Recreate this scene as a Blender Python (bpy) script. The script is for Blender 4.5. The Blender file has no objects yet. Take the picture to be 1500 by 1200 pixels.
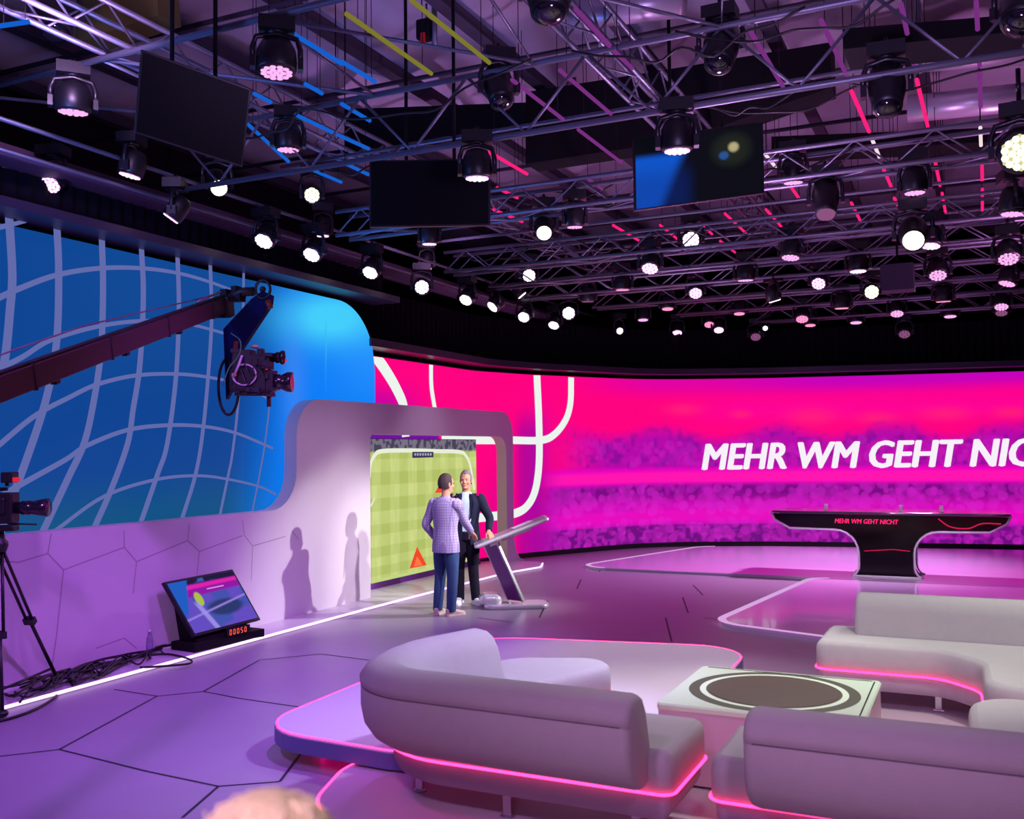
import bpy, math, random
import numpy as np
from mathutils import Vector, Matrix
random.seed(7)
sc = bpy.context.scene
COL = sc.collection
PI = math.pi

# ------------------------------------------------------------------ camera
F, CAMH = 1428.0, 2.15
def _rz(a): c, s = math.cos(a), math.sin(a); return np.array([[c,-s,0],[s,c,0],[0,0,1]])
def _rx(a): c, s = math.cos(a), math.sin(a); return np.array([[1,0,0],[0,c,-s],[0,s,c]])
CM = _rz(math.radians(25.5)) @ _rx(math.radians(92.37)) @ _rz(math.radians(-.6))
CP = np.array([0, 0, CAMH])
def on(px, py, **k):
    """point of the plane X=, Y= or Z= seen at a pixel of the photograph"""
    d = CM @ np.array([(px-750)/F, (600-py)/F, -1.0]); (a, v), = k.items(); i = 'XYZ'.index(a)
    return Vector(CP + d*(v-CP[i])/d[i])
def pr(x, y, z):
    q = CM.T @ (np.array([x, y, z])-CP); return 750-F*q[0]/q[2], 600+F*q[1]/q[2]
cam = bpy.data.cameras.new('camera'); co = bpy.data.objects.new('camera', cam); COL.objects.link(co)
m4 = Matrix([list(CM[i])+[CP[i]] for i in range(3)]+[[0,0,0,1]]); co.matrix_world = m4
cam.sensor_width = 36; cam.sensor_fit = 'HORIZONTAL'; cam.lens = 36*F/1500; cam.clip_start = .05; cam.clip_end = 200
cam.dof.use_dof = True; cam.dof.focus_distance = 11.0; cam.dof.aperture_fstop = 2.8
sc.camera = co
# ------------------------------------------------------------------ world, exposure
w = bpy.data.worlds.new('world'); sc.world = w; w.use_nodes = True
w.node_tree.nodes['Background'].inputs[0].default_value = (.32, .16, .6, 1)
w.node_tree.nodes['Background'].inputs[1].default_value = .25
sc.view_settings.view_transform = 'Standard'; sc.view_settings.look = 'None'
sc.view_settings.exposure = 0.0; sc.view_settings.gamma = 1.0
# ------------------------------------------------------------------ spot lights (washes from the grid, plus added fills without a fixture)
def aim_matrix(loc, tgt, up=Vector((0,0,1))):
    d = (Vector(tgt)-Vector(loc)).normalized()
    return d.to_track_quat('-Z', 'Y').to_matrix().to_4x4()
def spot(name, loc, tgt, power, col, ang=60, blend=.6, r=.09):
    l = bpy.data.lights.new(name, 'SPOT'); l.energy = power; l.color = col; l.spot_size = math.radians(ang); l.spot_blend = blend
    l.shadow_soft_size = r
    o = bpy.data.objects.new(name, l); COL.objects.link(o); o.matrix_world = Matrix.Translation(loc) @ aim_matrix(loc, tgt); return o
VIO, MAG, WHT, BLU = (.42,.16,1.0), (1.0,.10,.62), (1.0,.93,.90), (.10,.25,1.0)
PUR = (.66,.26,1.0)
# key lights on the presenters and the white wall
spot('key_light', (1.5,15.7,5.05), (-7.2,11.5,.55), 4500, (1.0,.96,.97), 22, .8, .07)
spot('key_light', (-5.9,16.6,4.6), (-7.75,8.0,.5), 700, (.95,.55,.95), 24, .7, .06)
spot('key_light', (-.6,9.3,4.75), (-6.9,11.8,1.0), 2300, (1.0,.9,.98), 20, .8, .1)
spot('key_light', (-3.4,9.0,4.75), (-8.0,13.0,.0), 480, (.9,.75,1.0), 28, .7, .1)
# neutral lights over the sofas
spot('sofa_light', (-1.6,9.6,4.7), (-1.9,6.6,.5), 540, (1.0,.97,.92), 56, .9, .15)
spot('sofa_light', (-1.0,4.6,4.7), (-1.1,6.9,.5), 260, (1.0,1.0,.90), 40, .9, .15)
spot('sofa_light', (.9,10.2,4.7), (.2,7.6,.5), 460, (1.0,1.0,.93), 60, .9, .15)
spot('sofa_light', (.8,5.4,4.9), (.3,8.6,.5), 580, (1.0,1.0,.92), 60, .9, .15)
spot('sofa_light', (-.6,7.4,4.75), (-3.3,6.2,.5), 1300, (.6,.5,1.0), 44, .9, .15)
spot('front_fill', (-2.4,.6,4.6), (-2.1,5.0,.6), 340, (.85,.42,.95), 60, .9, .2)  # fills added on the viewer's side to lift the sofa backs
spot('front_fill', (1.0,.8,4.6), (.2,4.8,.6), 340, (.85,.42,.95), 60, .9, .2)
spot('front_fill', (-.6,-1.2,2.4), (-1.2,5.0,.5), 190, (.95,.45,.9), 40, .9, .2)  # low fill added to brighten the sofa bases
spot('front_fill', (-.2,-1.4,4.4), (-.4,.9,1.6), 620, (1.0,.82,.80), 30, .9, .2)  # fill added to brighten the onlooker's hair
spot('desk_fill', (-1.6,11.8,4.75), (-1.4,17.0,.7), 700, (1.0,.9,1.0), 34, .8, .12)  # fill added to brighten the desk front and its trim
spot('portal_fill', (-6.3,13.4,4.7), (-8.0,13.6,0), 110, (.85,.7,1.0), 60, .8, .12)  # fill added to brighten the plinth at the portal
# violet wash on the left floor and added fills on the long white wall
spot('violet_light', (-3.4,6.2,4.75), (-6.3,6.4,0), 800, (.50,.13,1.0), 80, .9, .15)
spot('violet_light', (-4.6,2.4,4.75), (-6.2,5.0,0), 600, (.52,.15,1.0), 84, .9, .15)
spot('violet_light', (-4.2,9.4,4.75), (-6.2,9.0,0), 560, (.50,.13,1.0), 70, .9, .15)
spot('wall_fill', (-4.2,2.0,4.6), (-8.0,9.6,1.1), 190, (.86,.50,.95), 50, .9, .15)
spot('wall_fill', (-5.6,1.2,4.4), (-8.1,10.1,1.9), 480, (.8,.62,1.0), 13, .9, .12)  # narrow fill added for the pale reveal of the white wall
spot('wall_fill', (-3.4,14.6,4.6), (-8.0,14.4,2.5), 70, (1.0,.42,.85), 50, .9, .15)  # fill added to tint the top beam of the portal
spot('sofa_light', (-4.4,10.6,4.7), (-2.6,8.5,.2), 680, (1.0,.85,1.0), 46, .9, .15)
spot('wall_fill', (-3.2,10.6,4.6), (-8.0,10.9,1.2), 200, (.9,.66,1.0), 50, .9, .15)
# magenta wash in the middle and at the back
spot('magenta_light', (-3.2,13.4,4.75), (-4.6,11.4,0), 110, (.8,.2,.9), 80, .9, .2)
spot('magenta_light', (-1.0,18.4,4.75), (-2.4,18.2,0), 2300, (.95,.5,1.0), 90, .9, .2)
spot('magenta_light', (-6.0,16.4,4.75), (-6.0,15.2,0), 300, (.6,.3,1.0), 80, .9, .2)
spot('magenta_light', (.6,12.4,4.75), (-.6,14.0,0), 520, (1.0,.4,1.0), 70, .9, .2)
# added uplights, no fixtures: coloured spill on the grid and the ceiling blankets
spot('grid_fill', (-6.4,4.4,3.9), (-6.6,7.6,6.2), 260, BLU, 120, .9, .1)
spot('grid_fill', (-6.1,5.0,5.25), (-8.2,6.4,7.4), 230, (.62,.36,.85), 150, .9, .1)
spot('grid_fill', (-6.6,11.6,4.95), (-7.6,12.6,7.4), 200, (.62,.3,.8), 150, .9, .1)
spot('grid_fill', (-7.2,9.5,4.2), (-5.4,10.6,6), 90, BLU, 130, .9, .1)
spot('grid_fill', (-2.4,9.6,2.9), (-2.4,9.7,7), 560, (.72,.36,.85), 150, .9, .3)
spot('grid_fill', (1.6,13.0,2.9), (1.2,13.2,7), 420, (.85,.3,.8), 150, .9, .3)
spot('grid_fill', (-5.6,15.0,2.9), (-5.4,15.2,7), 240, (.75,.35,.8), 150, .9, .3)
spot('grid_fill', (-.5,3.6,3.3), (-1.0,5.2,7), 640, (.6,.38,1.0), 150, .9, .3)

# ------------------------------------------------------------------ materials
def s2l(c):
    return tuple(((v/255)/12.92 if v/255 <= .04045 else ((v/255+.055)/1.055)**2.4) for v in c)
MAT = {}
def mat(name, col, rough=.5, metal=0, emit=None, es=1.0, spec=.5, noise=0, nscale=8, bump=0, bscale=40, trans=0, coat=0):
    if name in MAT: return MAT[name]
    m = bpy.data.materials.new(name); m.use_nodes = True; nt = m.node_tree; b = nt.nodes['Principled BSDF']
    c = s2l(col)+(1,)
    b.inputs['Base Color'].default_value = c; b.inputs['Roughness'].default_value = rough; b.inputs['Metallic'].default_value = metal
    b.inputs['Specular IOR Level'].default_value = spec; b.inputs['Transmission Weight'].default_value = trans
    b.inputs['Coat Weight'].default_value = coat
    if emit is not None:
        b.inputs['Emission Color'].default_value = s2l(emit)+(1,); b.inputs['Emission Strength'].default_value = es
    if noise or bump:
        tc = nt.nodes.new('ShaderNodeTexCoord')
    if noise:
        n = nt.nodes.new('ShaderNodeTexNoise'); n.inputs['Scale'].default_value = nscale; n.inputs['Detail'].default_value = 5
        r = nt.nodes.new('ShaderNodeMix'); r.data_type = 'RGBA'; r.blend_type = 'MIX'
        r.inputs['A'].default_value = tuple(v*(1-noise) for v in c[:3])+(1,); r.inputs['B'].default_value = tuple(min(1, v*(1+noise)) for v in c[:3])+(1,)
        nt.links.new(tc.outputs['Object'], n.inputs['Vector']); nt.links.new(n.outputs['Fac'], r.inputs['Factor']); nt.links.new(r.outputs['Result'], b.inputs['Base Color'])
    if bump:
        n2 = nt.nodes.new('ShaderNodeTexNoise'); n2.inputs['Scale'].default_value = bscale; n2.inputs['Detail'].default_value = 4
        bp = nt.nodes.new('ShaderNodeBump'); bp.inputs['Strength'].default_value = bump; bp.inputs['Distance'].default_value = .01
        nt.links.new(tc.outputs['Object'], n2.inputs['Vector']); nt.links.new(n2.outputs['Fac'], bp.inputs['Height']); nt.links.new(bp.outputs['Normal'], b.inputs['Normal'])
    MAT[name] = m; return m
def emit(name, col, s=1.0):
    if name in MAT: return MAT[name]
    m = bpy.data.materials.new(name); m.use_nodes = True; nt = m.node_tree; nt.nodes.clear()
    e = nt.nodes.new('ShaderNodeEmission'); o = nt.nodes.new('ShaderNodeOutputMaterial')
    e.inputs[0].default_value = s2l(col)+(1,); e.inputs[1].default_value = s; nt.links.new(e.outputs[0], o.inputs[0])
    MAT[name] = m; return m
def picmat(name, s=1.0, gloss=0):
    """a screen showing a picture held in the colour attribute 'pic'"""
    m = bpy.data.materials.new(name); m.use_nodes = True; nt = m.node_tree; b = nt.nodes['Principled BSDF']
    b.inputs['Base Color'].default_value = (.01,.01,.01,1); b.inputs['Roughness'].default_value = .7; b.inputs['Specular IOR Level'].default_value = .06
    a = nt.nodes.new('ShaderNodeAttribute'); a.attribute_name = 'pic'
    nt.links.new(a.outputs['Color'], b.inputs['Emission Color']); b.inputs['Emission Strength'].default_value = s
    MAT[name] = m; return m

# ------------------------------------------------------------------ mesh helpers
class MB:
    def __init__(s): s.v = []; s.f = []; s.mi = []; s.sm = []
    def add(s, vs, fs, mi=0, smooth=False, M=None):
        b = len(s.v)
        s.v += [tuple(M @ Vector(v)) if M is not None else tuple(v) for v in vs]
        for f in fs: s.f.append([i+b for i in f]); s.mi.append(mi); s.sm.append(smooth)
    def box(s, c, d, M=None, mi=0):
        x, y, z = c; a, b, e = d[0]/2, d[1]/2, d[2]/2
        vs = [(x+i*a, y+j*b, z+k*e) for k in (-1,1) for j in (-1,1) for i in (-1,1)]
        s.add(vs, [(0,2,3,1),(4,5,7,6),(0,1,5,4),(1,3,7,5),(3,2,6,7),(2,0,4,6)], mi, False, M)
    def tube(s, pts, r, n=8, closed=False, mi=0, cap=True, M=None, smooth=True):
        pts = [Vector(p) for p in pts]; N = len(pts)
        rs = r if isinstance(r, (list, tuple)) else [r]*N
        vs = []; prev = None
        for i, p in enumerate(pts):
            if closed: t = pts[(i+1) % N]-pts[i-1]
            else: t = pts[min(i+1, N-1)]-pts[max(i-1, 0)]
            t = t.normalized() if t.length > 1e-9 else Vector((0,0,1))
            if prev is None:
                u = t.orthogonal().normalized()
                if abs(t.z) < .95: u = t.cross(Vector((0,0,1))).normalized()
            else:
                u = (prev-t*prev.dot(t)); u = u.normalized() if u.length > 1e-6 else t.orthogonal().normalized()
            prev = u; w_ = t.cross(u)
            for k in range(n):
                a = 2*PI*(k+.5)/n; vs.append(p+(u*math.cos(a)+w_*math.sin(a))*rs[i])
        fs = []
        for i in range(N if closed else N-1):
            j = (i+1) % N
            for k in range(n): fs.append((i*n+k, i*n+(k+1) % n, j*n+(k+1) % n, j*n+k))
        if cap and not closed: fs.append(tuple(range(n))[::-1]); fs.append(tuple((N-1)*n+k for k in range(n)))
        s.add(vs, fs, mi, smooth, M)
    def lathe(s, prof, n=24, M=None, mi=0, smooth=True, cap=True):
        vs = []; fs = []
        for r, z in prof:
            for k in range(n): a = 2*PI*k/n; vs.append((r*math.cos(a), r*math.sin(a), z))
        for i in range(len(prof)-1):
            for k in range(n): fs.append((i*n+k, i*n+(k+1) % n, (i+1)*n+(k+1) % n, (i+1)*n+k))
        if cap: fs.append(tuple(range(n))[::-1]); fs.append(tuple((len(prof)-1)*n+k for k in range(n)))
        s.add(vs, fs, mi, smooth, M)
    def prism(s, poly, z0, z1, M=None, mi=0, smooth=False):
        n = len(poly); vs = [(x, y, z0) for x, y in poly]+[(x, y, z1) for x, y in poly]
        s.add(vs, [tuple(range(n))[::-1], tuple(range(n, 2*n))]+[(k, (k+1) % n, (k+1) % n+n, k+n) for k in range(n)], mi, smooth, M)
    def slab(s, poly, prof, M=None, mi=0, smooth=True):
        """stack of inset copies of a polygon: prof = [(inset, z), ...] bottom to top"""
        n = len(poly); vs = []; fs = []
        for ins, z in prof: vs += [(x, y, z) for x, y in offset(poly, ins)]
        for i in range(len(prof)-1):
            for k in range(n): fs.append((i*n+k, i*n+(k+1) % n, (i+1)*n+(k+1) % n, (i+1)*n+k))
        s.add(vs, fs, mi, smooth, M)
        m = (len(prof)-1)*n
        s.add(vs[:n], [tuple(range(n))[::-1]], mi, False, M); s.add(vs[m:], [tuple(range(n))], mi, False, M)
    def loft(s, rings, mi=0, smooth=True, M=None):
        n = len(rings[0]); vs = [p for r in rings for p in r]; fs = []
        for i in range(len(rings)-1):
            for k in range(n): fs.append((i*n+k, i*n+(k+1) % n, (i+1)*n+(k+1) % n, (i+1)*n+k))
        fs.append(tuple(range(n))[::-1]); fs.append(tuple((len(rings)-1)*n+k for k in range(n)))
        s.add(vs, fs, mi, smooth, M)
    def sphere(s, c, r, n=12, m=8, M=None, mi=0):
        rx, ry, rz = r if isinstance(r, (tuple, list)) else (r, r, r)
        rings = [[(c[0]+rx*math.sin(PI*(i+.02)/(m+.04))*math.cos(2*PI*k/n), c[1]+ry*math.sin(PI*(i+.02)/(m+.04))*math.sin(2*PI*k/n), c[2]-rz*math.cos(PI*(i+.02)/(m+.04))) for k in range(n)] for i in range(m+1)]
        s.loft(rings, mi, True, M)
    def ribbon(s, pts, wid, nrm, mi=0):
        """flat stripe through 3-D points lying in a surface of normal nrm"""
        pts = [Vector(p) for p in pts]; N = len(pts); vs = []
        ws = wid if isinstance(wid, (list, tuple)) else [wid]*N
        for i, p in enumerate(pts):
            t = (pts[min(i+1, N-1)]-pts[max(i-1, 0)]).normalized()
            nn = nrm(p) if callable(nrm) else Vector(nrm)
            u = t.cross(nn).normalized()*ws[i]/2; vs += [p-u, p+u]
        s.add(vs, [(2*i, 2*i+1, 2*i+3, 2*i+2) for i in range(N-1)], mi)
    def build(s, name, mats, parent=None, bevel=0, seg=2, loc=None, remesh=0, smooth_it=0):
        me = bpy.data.meshes.new(name); me.from_pydata(s.v, [], s.f)
        for m in (mats if isinstance(mats, (list, tuple)) else [mats]): me.materials.append(m)
        me.polygons.foreach_set('material_index', s.mi); me.polygons.foreach_set('use_smooth', s.sm); me.update()
        o = bpy.data.objects.new(name, me); COL.objects.link(o)
        if parent is not None: put(o, parent)
        if bevel:
            b = o.modifiers.new('bevel', 'BEVEL'); b.width = bevel; b.segments = seg; b.limit_method = 'ANGLE'; b.angle_limit = math.radians(40)
        if remesh:
            r = o.modifiers.new('remesh', 'REMESH'); r.mode = 'VOXEL'; r.voxel_size = remesh; r.use_smooth_shade = True
            if smooth_it:
                q = o.modifiers.new('smooth', 'SMOOTH'); q.iterations = smooth_it; q.factor = .5
        return o
MW = {}
def put(o, parent):
    """parent a mesh built in world coordinates under its thing"""
    o.parent = parent; o.matrix_parent_inverse = MW.get(parent.name, Matrix()).inverted()
    MW[o.name] = MW.get(o.name, Matrix())
def offset(poly, d):
    n = len(poly)
    if abs(d) < 1e-9: return list(poly)
    out = []
    A = sum(poly[i][0]*poly[(i+1) % n][1]-poly[(i+1) % n][0]*poly[i][1] for i in range(n))
    sg = 1 if A > 0 else -1
    for i in range(n):
        a, b, c = Vector(poly[i-1]), Vector(poly[i]), Vector(poly[(i+1) % n])
        e, g = (b-a).normalized(), (c-b).normalized()
        ne, ng = Vector((-e.y, e.x))*sg, Vector((-g.y, g.x))*sg
        m = (ne+ng); m = m/max(m.length_squared, 1e-6)*2 if m.length > 1e-3 else ne
        if m.length > 1.6: m = m.normalized()*1.6
        p = b+m*d; out.append((p.x, p.y))
    return out
def rpoly(pts, r, n=7):
    """polygon with rounded corners; r one radius or one per corner"""
    N = len(pts); out = []
    for i in range(N):
        rr = r[i] if isinstance(r, (list, tuple)) else r
        a, b, c = Vector(pts[i-1]), Vector(pts[i]), Vector(pts[(i+1) % N])
        e, g = (a-b), (c-b); la, lc = e.length, g.length; e.normalize(); g.normalize()
        ang = e.angle(g); t = rr/math.tan(ang/2); t = min(t, la*.49, lc*.49)
        if rr <= 0: out.append((b.x, b.y)); continue
        p, q = b+e*t, b+g*t
        for k in range(n+1):
            u = k/n; # conic arc
            wgt = math.sin(ang/2)
            den = (1-u)**2+2*u*(1-u)*wgt+u*u
            x = (p*(1-u)**2+b*2*u*(1-u)*wgt+q*u*u)/den; out.append((x.x, x.y))
    return out
def rpath(pts, r, n=8):
    """open polyline with rounded inner corners (2-D or 3-D)"""
    P = [Vector(p) for p in pts]; out = [P[0]]
    for i in range(1, len(P)-1):
        rr = r[i] if isinstance(r, (list, tuple)) else r
        a, b, c = P[i-1], P[i], P[i+1]; e, g = a-b, c-b; la, lc = e.length, g.length; e.normalize(); g.normalize()
        ang = e.angle(g)
        if ang > PI-.01 or rr <= 0: out.append(b); continue
        t = min(rr/math.tan(ang/2), la*.48, lc*.48); p, q = b+e*t, b+g*t; wgt = math.sin(ang/2)
        for k in range(n+1):
            u = k/n; den = (1-u)**2+2*u*(1-u)*wgt+u*u; out.append((p*(1-u)**2+b*2*u*(1-u)*wgt+q*u*u)/den)
    out.append(P[-1]); return out
def smooth_curve(pts, n=6):
    """Catmull-Rom through the points"""
    P = [Vector(p) for p in pts]; P = [P[0]*2-P[1]]+P+[P[-1]*2-P[-2]]; out = []
    for i in range(1, len(P)-2):
        for k in range(n):
            t = k/n; a, b, c, d = P[i-1], P[i], P[i+1], P[i+2]
            out.append(.5*((2*b)+(c-a)*t+(2*a-5*b+4*c-d)*t*t+(3*b-a-3*c+d)*t**3))
    out.append(P[-2]); return out
def thing(name, label, cat, loc=(0,0,0), group=None, rz=0):
    o = bpy.data.objects.new(name, None); COL.objects.link(o); o.location = loc; o.rotation_euler.z = rz; o.empty_display_size = .1
    MW[o.name] = Matrix.Translation(loc) @ Matrix.Rotation(rz, 4, 'Z')
    o['label'] = label; o['category'] = cat
    if group: o['group'] = group
    return o
def tag(o, label, cat, group=None, kind=None):
    o['label'] = label; o['category'] = cat
    if group: o['group'] = group
    if kind: o['kind'] = kind
    return o
def struct(o, label=None):
    o['kind'] = 'structure'
    if label: o['label'] = label; 
    return o
def setpic(o, cols):
    me = o.data; a = me.color_attributes.new('pic', 'FLOAT_COLOR', 'POINT')
    arr = np.ones((len(me.vertices), 4), dtype=np.float32); arr[:len(cols), :3] = cols; a.data.foreach_set('color', arr.ravel())
def lin(c):
    c = np.asarray(c, dtype=float)/255; return np.where(c <= .04045, c/12.92, ((c+.055)/1.055)**2.4)
def obj_grid(name, P, cols, m, parent=None):
    """picture surface: P (H,W,3) points, cols (H,W,3) linear colours"""
    H, W = P.shape[:2]; me = bpy.data.meshes.new(name)
    idx = np.arange(H*W).reshape(H, W); f = np.stack([idx[:-1,:-1], idx[:-1,1:], idx[1:,1:], idx[1:,:-1]], -1).reshape(-1, 4)
    me.vertices.add(H*W); me.vertices.foreach_set('co', P.reshape(-1).astype(np.float32))
    me.loops.add(f.size); me.loops.foreach_set('vertex_index', f.ravel().astype(np.int32))
    me.polygons.add(len(f)); me.polygons.foreach_set('loop_start', np.arange(0, f.size, 4, dtype=np.int32))
    me.update(calc_edges=True); me.materials.append(m)
    o = bpy.data.objects.new(name, me); COL.objects.link(o)
    if parent is not None: put(o, parent)
    setpic(o, cols.reshape(-1, 3)); return o
def ss(x, a, b):
    t = np.clip((x-a)/(b-a), 0, 1); return t*t*(3-2*t)

# common materials
m_black = mat('matt_black', (14,12,16), .85, spec=.2)
m_blk = mat('black_plastic', (20,19,23), .4)
m_alu = mat('truss_aluminium', (116,116,132), .45, .7)
m_white = mat('white_panel', (206,196,208), .38, noise=.04, nscale=3)
m_steel = mat('brushed_steel', (190,190,196), .25, .9)
m_neon = emit('pink_neon', (255,48,112), 5.6)
m_strip = emit('white_led_strip', (245,205,255), 1.7)
# ================================================================== SETTING
# floor with inlaid seams
def floor_material():
    m = mat('studio_floor', (148,138,156), .38, spec=.36, noise=.07, nscale=2.2)
    return m
b = MB(); b.add([(-14,-3,0),(10,-3,0),(10,30,0),(-14,30,0)], [(0,1,2,3)], 0)
seams = [[(0,1108),(87,1098),(230,1020),(167,1010)],[(87,1098),(215,1130),(320,1152),(267,1198)],[(230,1020),(298,1013),(380,967)],
 [(298,1013),(350,1023),(447,1037)],[(320,1152),(410,1145),(440,1105),(468,1080)],[(380,967),(470,958),(540,967)],[(845,863),(851,849)],[(878,838),(883,826)],[(1000,875),(1008,898)],
 [(975,905),(984,940)],[(1015,857),(1030,872)],[(790,905),(802,880)],[(700,905),(752,912)],[(1030,905),(1110,915)]]
for sg in seams:
    pts = [on(x, y, Z=.0015) for x, y in sg]
    for p, q in zip(pts, pts[1:]): b.ribbon([p, q], .022, (0,0,1), 1)
fl = b.build('floor', [floor_material(), mat('floor_seam', (38,34,46), .6)]); struct(fl)
# outer shell
m_shell = mat('dark_wall', (26,22,30), .9, spec=.1)
for nm, vs in {'wall_left': [(-12,-3,0),(-12,26,0),(-12,26,8.2),(-12,-3,8.2)], 'wall_back': [(-12,26,0),(9,26,0),(9,26,8.2),(-12,26,8.2)], 'wall_right': [(9,26,0),(9,-3,0),(9,-3,8.2),(9,26,8.2)]}.items():
    b = MB(); b.add(vs, [(0,1,2,3)]); struct(b.build(nm, m_shell))
# ceiling: sagging insulation blankets between ribs
b = MB(); NX, NY = 90, 100; vs = []; fs = []
for j in range(NY+1):
    for i in range(NX+1):
        x = -12+21*i/NX; y = -3+29*j/NY
        vs.append((x, y, 7.4-.22*abs(math.sin(x*PI/1.5))**.7-.06*math.sin(y*2.1+x)+.05*math.sin(5*x+3*y)))
for j in range(NY):
    for i in range(NX): a = j*(NX+1)+i; fs.append((a, a+NX+1, a+NX+2, a+1))
b.add(vs, fs, 0, True); struct(b.build('ceiling', mat('insulation_blanket', (150,142,156), .85, noise=.18, nscale=1.5, bump=.8, bscale=3)))

# ------------------------------------------------------------------ long white set wall with portal
def arc_pts(cx, cy, r, a0, a1, n=8): return [(cx+r*math.cos(math.radians(a0+(a1-a0)*k/n)), cy+r*math.sin(math.radians(a0+(a1-a0)*k/n))) for k in range(n+1)]
ZB = 1.42
outer = [(2.0,0.0),(16.55,0.0)]
# flared foot at the far end
outer = [(2.0,0.0),(17.3,0.0)] + [(17.05,.08),(16.88,.25),(16.8,.5)] + arc_pts(16.35,2.41,.45,0,90) + arc_pts(10.75,2.36,.5,90,180) + [(10.25,1.95)] + arc_pts(9.75,1.92,.5,0,-90) + [(2.0,ZB)]
hole = [(11.95,.0)]
inner = [(11.95,.04)]+[(11.95,2.25)]+arc_pts(12.05,2.3,.1,180,90,4)+arc_pts(16.2,2.1,.3,90,0)+[(16.5,.04)]
# polygon with the doorway cut in from below
poly = [(2.0,0.0),(11.95,0.0)]+inner+[(16.5,0.0)]+outer[1:]
n = len(poly); XF, XB = -8.0, -8.2
b = MB(); b.add([(XF,y,z) for y,z in poly]+[(XB,y,z) for y,z in poly], [tuple(range(n)), tuple(range(n,2*n))[::-1]]+[(k+n,(k+1)%n+n,(k+1)%n,k) for k in range(n)], 0)
hexs = [[(0,822),(27,824),(70,811),(75,782)],[(70,811),(93,835),(83,930),(75,985)],[(93,835),(182,802),(182,778)],[(182,802),(200,823),(195,870)],[(200,823),(275,792),(277,768)],[(275,792),(292,808),(288,850)],[(292,808),(355,785)],[(355,762),(358,784),(370,800),(368,850)],[(140,950),(182,935),(200,950)],[(428,778),(437,790)],[(370,800),(418,786)]]
for h in hexs:
    pts = [on(x, y, X=XF+.0015) for x, y in h]
    for p, q in zip(pts, pts[1:]): b.ribbon([p, q], .012, (1,0,0), 1)
setwall = b.build('set_wall', [m_white, mat('panel_joint', (158,146,160), .6)], bevel=0)
tag(setwall, 'long low white panelled set wall that rises into a rounded portal arch', 'set wall')
# low white kerb platform with glowing edge at its foot
kp = [(2.0,-8.0),(2.0,-7.44),(11.4,-7.5),(15.2,-7.42),(16.2,-7.2),(16.9,-7.45),(16.9,-8.9),(11.0,-8.9),(11.0,-8.0)]
kpoly = [(x, y) for y, x in rpoly([(a, c) for a, c in kp], [0,0,3,2,.3,.3,0,0,0])]
kb = MB(); kb.prism(kpoly[::-1], 0.002, .035)
kerb = kb.build('wall_plinth', mat('plinth_white', (196,188,202), .3, noise=.05, nscale=4)); tag(kerb, 'thin white floor plinth along the foot of the white wall and portal', 'plinth')
lb = MB(); edge = [p for p in kpoly if p[0] > -7.62 and p[1] < 16.75]
lb.tube([(x+.012, y, .028) for x, y in edge], .016, 6)
lb.build('light_strip', m_strip, kerb)['label'] = 'glowing white edge strip'

# ------------------------------------------------------------------ blue video wall
BX = -8.24
def bw_inside(): pass
yy = [3.0]; 
NWb, NHb = 150, 70
Yb = np.linspace(3.0, 12.45, NWb); U, V = np.meshgrid(np.linspace(0,1,NWb), np.linspace(0,1,NHb))
Zt = 4.33; R = .95
top = np.where(Yb > 12.45-R, Zt-R+np.sqrt(np.maximum(0, R*R-(Yb-(12.45-R))**2)), Zt); top[-1] = Zt-R
Pb = np.zeros((NHb, NWb, 3)); Pb[...,0] = BX; Pb[...,1] = Yb[None,:]; bot = np.where(Yb > 11.2, 2.5, .9); Pb[...,2] = bot[None,:]+(top-bot)[None,:]*V
def proj(P):
    q = (P.reshape(-1,3)-CP) @ CM; return (750-F*q[:,0]/q[:,2]).reshape(P.shape[:2]), (600+F*q[:,1]/q[:,2]).reshape(P.shape[:2])
X, Y = proj(Pb)
c = lin((8,68,146))[None,None,:]*np.ones((NHb,NWb,1))
def mixc(c, col, t): return c*(1-t[...,None])+lin(col)[None,None,:]*t[...,None]
c = mixc(c, (14,76,150), .6*ss(Y, 600, 480)*ss(X, -50, 250))
c = mixc(c, (8,84,128), ss(Y+.08*X, 690, 790)*.9)
c = mixc(c, (0,124,246), ss(X+.12*(Y-600), 335, 455))
c = mixc(c, (36,146,254), ss(X, 440, 545)*ss(Y, 640, 520)*.7)
g = np.exp(-(((X-485)/72)**2+((Y-466)/38)**2)); c = mixc(c, (66,205,250), np.clip(g*1.2, 0, 1))
g = np.exp(-(((X-430)/18)**2+((Y-560)/90)**2)); c = mixc(c, (70,140,250), np.clip(g*.5, 0, 1))
blue = thing('video_wall', 'blue video wall with a curved pale grid pattern above the white wall', 'video wall', (BX-.1, 8, .9))
obj_grid('screen', Pb, c, picmat('blue_picture', 1.0), blue)['label'] = 'lit blue picture with pale curved grid lines'
prof = [(3.0,.9),(11.17,.9),(11.23,2.5),(12.45,2.5)]+[(float(y), float(z)) for y, z in zip(Yb[::-1], top[::-1])]
n = len(prof); b = MB(); b.add([(BX-.005,y,z) for y,z in prof]+[(BX-.14,y,z) for y,z in prof], [tuple(range(n)), tuple(range(n,2*n))[::-1]]+[(k+n,(k+1)%n+n,(k+1)%n,k) for k in range(n)], 0)
b.build('casing', m_blk, blue)
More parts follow.
